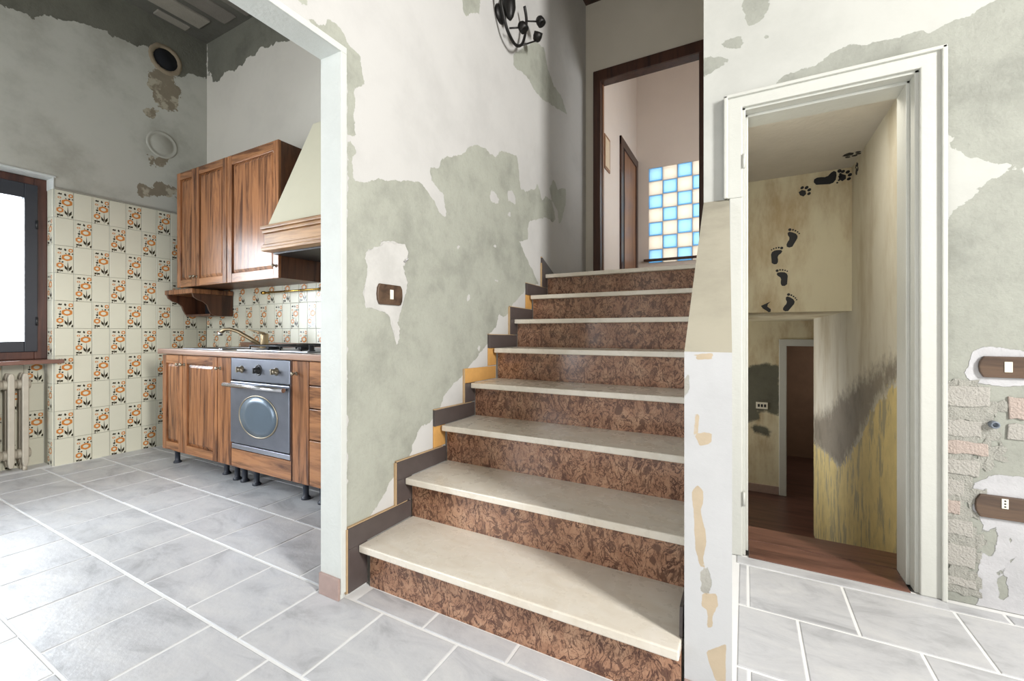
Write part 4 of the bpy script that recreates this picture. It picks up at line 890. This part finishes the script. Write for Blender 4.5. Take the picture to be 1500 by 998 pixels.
for y0, y1, z0, z1 in ((-0.066, 0.0, 0.83, 2.035), (0.455, 0.53, 0.83, 2.035), (0.0, 0.455, 1.93, 2.035), (0.0, 0.455, 0.83, 0.905)): mb.box(X0 + 0.012, X1 + 0.014, y0, y1, z0, z1)
s2 = mb.build('sash', M['window_sash'], w, bevel=0.004)
BX(-4.568, -4.562, -0.01, 0.465, 0.895, 1.94).build('pane', M['pane'], s2)
for z in (1.72, 1.02): MB().lathe((-4.512, 1.10, z), (0, 0, 1), [(0, 0), (0.007, 0), (0.007, 0.06), (0, 0.06)], 10).build('hinge', M['black'], w)
mb = MB(); mb.box(-4.532, -4.405, 1.1535, 1.1625, 2.012, 2.098); mb.box(-4.532, -4.402, -0.12, 1.17, 2.091, 2.106)
mb.build('reveal_plaster', M['white_trim'], w, bevel=0.003)
struct(BX(-4.60, -4.365, -0.17, 1.205, 0.746, 0.774).build('trim_5', M['sill'], bevel=0.004), 'brown stone window sill above the radiator')
rd = thing('cast_iron_radiator', (-4.49, 0.6, 0), 'dusty cream cast iron radiator below the kitchen window', 'radiator')
def rad_section(y):
    mb = MB()
    for x in (-4.458, -4.53):
        prof = [(y - 0.016, 0.065), (y - 0.016, 0.655), (y - 0.009, 0.683), (y + 0.009, 0.683), (y + 0.016, 0.655), (y + 0.016, 0.065), (y + 0.009, 0.03), (y - 0.009, 0.03)]
        mb.prism(prof, 'x', x - 0.022, x + 0.022)
    for z in (0.115, 0.605):
        mb.lathe((-4.494, y - 0.0335, z), (0, 1, 0), [(0, 0), (0.034, 0), (0.036, 0.0335), (0.034, 0.067), (0, 0.067)], 14)
    mb.box(-4.54, -4.45, y - 0.006, y + 0.006, 0.59, 0.64); mb.box(-4.54, -4.45, y - 0.006, y + 0.006, 0.08, 0.13)
    return mb
sec = rad_section(1.029).build('section', M['radiator'], rd, bevel=0.005)
for k in range(1, 13):
    cpy = sec.copy(); COL.objects.link(cpy); cpy.parent = rd; cpy.location.y = sec.location.y - 0.067 * k
for y in (1.0, 0.3):
    for x in (-4.458, -4.53): MB().tube([(x, y + 0.029, 0.0), (x, y + 0.029, 0.036)], 0.012, 8).build('foot', M['radiator'], rd)
vt = thing('flue_collar', (KX, 1.845, 3.33), 'old flue hole with plaster collar high on kitchen wall', 'flue')
vt_m = MB(); vt_m.lathe((KX - 0.001, 1.845, 3.33), (1, 0, 0), [(0.125, 0), (0.122, 0.010), (0.108, 0.016), (0.094, 0.012), (0.088, 0.004), (0.086, 0.001)], 32); vt_m.v = [(x, y + random.uniform(-0.005, 0.005), z + random.uniform(-0.005, 0.005)) for x, y, z in vt_m.v]; vt_m.build('collar', M['flue'] if 'flue' in M else M['mortar'], vt)
MB().lathe((KX - 0.001, 1.845, 3.33), (1, 0, 0), [(0.088, 0.0), (0.088, 0.004), (0.0, 0.004)], 32).build('hole', M['void_shade'], vt)
vp = thing('plugged_flue_ring', (KX, 1.82, 2.58), 'plastered-over round flue opening above the tiles', 'flue')
MB().lathe((KX - 0.001, 1.82, 2.585), (1, 0, 0), [(0.115, 0), (0.112, 0.006), (0.100, 0.008), (0.092, 0.004), (0.078, 0.003), (0.072, 0.008), (0.0, 0.009)], 32).build('plug', M['kitchen_patch'], vp)

# ================================================================== WALL FITTINGS
def wall_plate(name, label, face, mods):
    pass
sp = thing('light_switch', (WX, 1.316, 1.124), 'brown switch plate with one cream rocker on the stair wall', 'switch')
rr = [(1.246 + 0.012, 1.083), (1.376, 1.083), (1.386, 1.100), (1.388, 1.124), (1.386, 1.15), (1.376, 1.166), (1.258, 1.166), (1.249, 1.15), (1.246, 1.124), (1.249, 1.10)]
MB().prism(rr, 'x', WX - 0.0005, WX + 0.010).build('plate', M['plate'], sp, bevel=0.003)
BX(WX + 0.010, WX + 0.0125, 1.312, 1.331, 1.106, 1.145).build('rocker', M['button'], sp, bevel=0.001)
def socket_y(name, label, x0, x1, z0, z1, mx0, mx1, mz0, mz1, kind):
    t = thing(name, ((x0 + x1) / 2, DY, (z0 + z1) / 2), label, 'switch' if kind == 's' else 'socket')
    zm = (z0 + z1) / 2
    MB().prism([(x0 + 0.012, z0), (x1 - 0.012, z0), (x1 - 0.002, z0 + 0.02), (x1, zm), (x1 - 0.002, z1 - 0.02), (x1 - 0.012, z1), (x0 + 0.012, z1), (x0 + 0.002, z1 - 0.02), (x0, zm), (x0 + 0.002, z0 + 0.02)], 'y', DY - 0.012, DY + 0.0005).build('plate', M['plate'], t, bevel=0.003)
    m = BX(mx0, mx1, DY - 0.0145, DY - 0.0118, mz0, mz1).build('module', M['button'], t, bevel=0.001)
    if kind == 'o':
        for k in (-1, 0, 1):
            MB().lathe(((mx0 + mx1) / 2, DY - 0.0144, (mz0 + mz1) / 2 + k * 0.010), (0, -1, 0), [(0.0028, 0), (0.0028, 0.0006), (0, 0.0006)], 10).build('pin_hole', M['black'], m)
    return t
socket_y('wall_switch', 'upper brown switch plate with cream module beside the doorway', 0.726, 0.892, 0.812, 0.886, 0.788, 0.808, 0.832, 0.868, 's')
socket_y('wall_socket', 'lower brown socket plate with three pin holes beside the doorway', 0.717, 0.884, 0.320, 0.400, 0.781, 0.798, 0.360, 0.394, 'o')
ps = thing('pipe_stub', (0.763, DY, 0.648), 'short grey pipe stub poking out of the bare bricks', 'pipe')
MB().lathe((0.763, DY + 0.01, 0.648), (0, -1, 0), [(0, 0), (0.013, 0), (0.013, 0.03), (0.011, 0.034), (0.008, 0.034), (0.008, 0.02), (0, 0.02)], 16).build('tube', M['pipe'], ps)
hk = thing('wall_hook', (WX, 1.405, 1.275), 'small metal screw hook on the stair wall', 'hook')
MB().tube([(WX - 0.002, 1.405, 1.275), (WX + 0.012, 1.405, 1.275), (WX + 0.018, 1.409, 1.281), (WX + 0.020, 1.406, 1.289)], 0.003, 8).build('screw', M['chrome'], hk)
# low double socket in the lower hall
t = thing('lower_hall_socket', (0.185, FW, 0.05), 'cream triple socket on the damp lower hall wall', 'socket')
BX(0.122, 0.250, FW - 0.013, FW + 0.0005, 0.008, 0.092).build('plate', M['button'], t, bevel=0.003)
for k in (0.152, 0.186, 0.22): BX(k - 0.011, k + 0.011, FW - 0.0145, FW - 0.0125, 0.032, 0.068).build('module', M['black'], t)

# wrought iron spot lamp on the stair wall
LX = -1.225
la = thing('wrought_iron_wall_lamp', (WX, 2.29, 2.95), 'black wrought iron wall lamp with curved bars and small spot heads', 'lamp')
def yz(p): return [(LX, y, z) for y, z in p]
def smooth(p, n=4):
    out = []
    for i in range(len(p) - 1):
        p0, p1, p2, p3 = p[max(i - 1, 0)], p[i], p[i + 1], p[min(i + 2, len(p) - 1)]
        for k in range(n):
            t = k / n
            out.append(tuple(0.5 * ((2 * b) + (-a + c) * t + (2 * a - 5 * b + 4 * c - d) * t * t + (-a + 3 * b - 3 * c + d) * t ** 3) for a, b, c, d in zip(p0, p1, p2, p3)))
    return out + [tuple(p[-1])]
MB().tube(smooth(yz([(2.150, 3.25), (2.120, 3.05), (2.125, 2.88), (2.165, 2.79), (2.215, 2.735), (2.29, 2.715), (2.35, 2.735), (2.405, 2.79), (2.445, 2.89), (2.452, 2.975), (2.425, 3.03)])), 0.009, 10).build('outer_bar', M['iron'], la)
MB().tube(smooth(yz([(2.27, 3.25), (2.275, 3.05), (2.265, 2.90), (2.245, 2.84)])), 0.008, 10).build('inner_bar', M['iron'], la)
MB().lathe((WX + 0.0005, 2.222, 2.87), (1, 0, 0), [(0, 0), (0.055, 0), (0.052, 0.012), (0.03, 0.022), (0, 0.024)], 20).build('wall_plate', M['iron'], la)
lp = MB(); lp.lathe((LX - 0.005, 2.222, 2.955), (0.1, 0, -1), [(0, -0.005), (0.028, 0.0), (0.040, 0.03), (0.038, 0.08), (0.022, 0.125), (0.008, 0.145), (0, 0.146)], 16); lp.build('leaf_cover', M['iron'], la)
MB().tube([(WX, 2.222, 2.88), (LX, 2.245, 2.86)], 0.007, 8).build('arm', M['iron'], la)
for (ay, az), (hy, hz), dr in (((2.455, 2.955), (2.545, 2.992), (0.5, 0.1, -1)), ((2.23, 2.77), (2.29, 2.795), (0.6, 0.2, -1)), ((2.38, 2.755), (2.505, 2.845), (0.6, -0.5, 0.8))):
    hx = LX + 0.05
    sp_ = MB().tube([(LX, ay, az), (hx, hy, hz)], 0.005, 8).build('spot_arm', M['iron'], la)
    s = MB(); s.lathe((hx, hy, hz + 0.012), dr, [(0, -0.018), (0.014, -0.018), (0.024, -0.008), (0.029, 0.012), (0.028, 0.036), (0.022, 0.036), (0.012, 0.028), (0, 0.026)], 16); s.build('spot_head', M['iron'], la)

# ================================================================== SEEN THROUGH THE UPPER DOORWAY
gb = thing('glass_block_window', (0, 6.72, gzb), 'chequered window of blue and cream glass blocks in the corridor', 'window')
def block_mesh(blue):
    mb = MB(); s = 0.0955; y0 = -0.035; k = 0.012
    o_ = [(-s, 0.035, -s), (s, 0.035, -s), (s, 0.035, s), (-s, 0.035, s)]
    f_ = [(-s, y0 + 0.006, -s), (s, y0 + 0.006, -s), (s, y0 + 0.006, s), (-s, y0 + 0.006, s)]
    i_ = [(-s + k, y0, -s + k), (s - k, y0, -s + k), (s - k, y0, s - k), (-s + k, y0, s - k)]
    mb.add(o_ + f_ + i_, [(3, 2, 1, 0)] + [(i, (i + 1) % 4, 4 + (i + 1) % 4, 4 + i) for i in range(4)], 1)
    n = len(mb.v) - 12
    for i in range(4): mb.f.append((n + 4 + i, n + 4 + (i + 1) % 4, n + 8 + (i + 1) % 4, n + 8 + i)); mb.m.append(1); mb.s.append(False)
    mb.f.append((n + 8, n + 9, n + 10, n + 11)); mb.m.append(0); mb.s.append(False)
    mb.m[-10] = 0
    me = bpy.data.meshes.new('glass_block'); me.from_pydata(mb.v, [], mb.f)
    for m in (('gb_blue', 'gb_edge') if blue else ('gb_cream', 'gb_cream')): me.materials.append(M[m])
    for p, mi in zip(me.polygons, mb.m): p.material_index = mi
    return me
GB = (block_mesh(False), block_mesh(True))
for r in range(7):
    for c in range(8):
        o = bpy.data.objects.new('glass_block', GB[1 if (r + c) % 2 == 0 else 0]); COL.objects.link(o); o.parent = gb
        o.location = (gx0 + (c + 0.5) * gp, 0.02, gz0 - (r + 0.5) * gp - gzb)
mj = MB()
for r in range(8):
    z = gz0 - r * gp; mj.box(gx0, gx1, 6.715, 6.765, z - 0.0065, z + 0.0065)
for c in range(9):
    x = gx0 + c * gp; mj.box(x - 0.0065, x + 0.0065, 6.7155, 6.7645, gzb, gz0)
mj.build('mortar_joints', M['corridor_wall'], gb)
BX(gx0 - 0.06, gx1, 6.64, 6.70, gzb + 0.02, gzb + 0.055).build('sill', M['dark_frame'], gb, bevel=0.004)
pf = thing('picture_frame', (-1.46, 5.07, 2.9), 'small brown framed picture on the corridor wall', 'picture')
BX(-1.459, -1.445, 4.955, 5.185, 2.905, 3.31).build('frame', M['mid_frame'], pf, bevel=0.003)
BX(-1.4455, -1.4435, 4.98, 5.16, 2.935, 3.28).build('print', M['picture'], pf)
cd = thing('corridor_door', (-1.46, 6.2, 1.391), 'brown corridor door in a dark frame left of the glass blocks', 'door')
mb = MB(); mb.box(-1.462, -1.435, 5.68, 5.80, 1.392, 3.575); mb.box(-1.462, -1.435, 6.59, 6.695, 1.392, 3.575); mb.box(-1.462, -1.434, 5.68, 6.695, 3.46, 3.576)
mb.build('frame', M['dark_frame'], cd, bevel=0.004)
BX(-1.4605, -1.449, 5.92, 6.59, 1.392, 3.46).build('leaf', M['mid_frame'], cd, bevel=0.002)
BX(-1.4605, -1.452, 5.80, 5.92, 1.392, 3.46).build('shadow_gap', M['void_shade'], cd)

# ================================================================== UNDERSTAIR FOOTPRINT STICKERS
FYS = 3.449
def foot_polys(flip):
    sole = [(0.0, -0.50), (0.12, -0.47), (0.16, -0.36), (0.14, -0.22), (0.10, -0.10), (0.12, 0.02), (0.22, 0.13), (0.26, 0.24), (0.20, 0.31), (0.05, 0.30), (-0.12, 0.25), (-0.22, 0.15), (-0.24, 0.02), (-0.20, -0.14), (-0.16, -0.30), (-0.13, -0.43)]
    toes = [(0.20, 0.42, 0.075), (0.06, 0.43, 0.048), (-0.06, 0.40, 0.044), (-0.17, 0.35, 0.040), (-0.26, 0.28, 0.036)]
    out = [sole] + [[(x + r * math.cos(a * math.pi / 5), y + r * math.sin(a * math.pi / 5)) for a in range(10)] for x, y, r in toes]
    return [[(-x if flip else x, y) for x, y in p] for p in out]
def paw_polys():
    pad = [(-0.30, -0.35), (0.0, -0.45), (0.30, -0.35), (0.28, -0.05), (0.0, 0.12), (-0.28, -0.05)]
    toes = [(-0.42, 0.12, 0.13), (-0.16, 0.36, 0.14), (0.16, 0.36, 0.14), (0.42, 0.12, 0.13)]
    return [pad] + [[(x + r * math.cos(a * math.pi / 4), y + r * 1.25 * math.sin(a * math.pi / 4)) for a in range(8)] for x, y, r in toes]
def sticker(name, label, cat, group, polys, c, size, ang, P, names):
    t = thing(name, P(c[0], c[1], 0), label, cat, group)
    ca, sa = math.cos(R(ang)), math.sin(R(ang))
    for i, pl in enumerate(polys):
        q = [(c[0] + size * (x * ca - y * sa), c[1] + size * (x * sa + y * ca)) for x, y in pl]
        n = len(q); mb = MB()
        mb.add([P(a, b, 0.0) for a, b in q] + [P(a, b, 0.0015) for a, b in q], [tuple(range(n)), tuple(range(2 * n - 1, n - 1, -1))] + [(k, (k + 1) % n, n + (k + 1) % n, n + k) for k in range(n)])
        mb.build(names[0] if i == 0 else names[1], M['ink'], t)
Pw = lambda a, b, d: (a, FYS - d, b)
G1 = 'dark footprint stickers on the understair wall'
FT = foot_polys(False); FF = foot_polys(True)
sticker('footprint_sticker', 'sideways dark footprint sticker just below the understair ceiling', 'sticker', G1, FF, (0.476, 1.972), 0.155, -82, Pw, ('sole', 'toe'))
sticker('footprint_sticker', 'topmost upright footprint sticker in the climbing row', 'sticker', G1, FF, (0.278, 1.605), 0.128, -14, Pw, ('sole', 'toe'))
sticker('footprint_sticker', 'leftmost upright footprint sticker with toes turned right', 'sticker', G1, FT, (0.186, 1.497), 0.124, -10, Pw, ('sole', 'toe'))
sticker('footprint_sticker', 'third footprint sticker down, midway up the climbing row', 'sticker', G1, FF, (0.226, 1.345), 0.122, 10, Pw, ('sole', 'toe'))
sticker('footprint_sticker', 'lowest complete footprint sticker just above the ledge', 'sticker', G1, FF, (0.262, 1.169), 0.122, -22, Pw, ('sole', 'toe'))
half = [[(0.05, -0.34), (0.12, -0.20), (0.02, 0.0), (0.10, 0.12), (0.30, 0.20), (-0.25, 0.18), (-0.22, 0.0), (-0.12, -0.18), (-0.05, -0.32)]]
sticker('footprint_sticker', 'torn half footprint sticker without toes above the ledge', 'sticker', G1, half, (0.133, 1.146), 0.12, 24, Pw, ('sole', 'toe'))
G2 = 'dark paw print stickers in the understair room'
sticker('paw_print_sticker', 'dark paw print sticker at the end of the understair wall corner', 'sticker', G2, paw_polys(), (0.562, 1.975), 0.072, -60, Pw, ('pad', 'toe'))
sticker('paw_print_sticker', 'dark paw print sticker left of the sideways footprint', 'sticker', G2, paw_polys(), (0.348, 1.908), 0.07, -50, Pw, ('pad', 'toe'))
Pc = lambda a, b, d: (a, b, 2.0249 - d)
sticker('paw_print_sticker', 'dark paw print sticker on the understair ceiling', 'sticker', G2, paw_polys(), (0.553, 3.20), 0.09, -60, Pc, ('pad', 'toe'))
Pr = lambda a, b, d: (0.5998 - d, a, b)
sticker('paw_print_sticker', 'dark paw print sticker on the right understair wall', 'sticker', G2, paw_polys(), (3.31, 1.965), 0.075, 30, Pr, ('pad', 'toe'))

# added lamp, hidden behind the door head, to brighten the understair room
cl_ = thing('added_fill_lamp', (0.28, 2.38, 2.025), 'small added fill lamp on the understair ceiling behind the door head', 'lamp')
MB().lathe((0.28, 2.38, 2.0249), (0, 0, -1), [(0, 0), (0.062, 0), (0.062, 0.008), (0.055, 0.011), (0, 0.011)], 24).build('base', M['white_frame'], cl_)
tl_ = NT('added_lamp_diffuser'); tl_.b.inputs['Emission Color'].default_value = (1, 0.93, 0.82, 1); tl_.b.inputs['Emission Strength'].default_value = 3.0
MB().lathe((0.28, 2.38, 2.0139), (0, 0, -1), [(0, 0), (0.054, 0), (0.050, 0.008), (0.03, 0.013), (0, 0.014)], 24).build('diffuser', tl_.mat, cl_)
ll = bpy.data.lights.new('added_lamp_light', 'AREA'); ll.shape = 'DISK'; ll.size = 0.10; ll.energy = 3.2; ll.color = (1.0, 0.95, 0.86)
lo = bpy.data.objects.new('added_lamp_light', ll); COL.objects.link(lo); lo.parent = cl_; lo.location = (0, 0, -0.028)
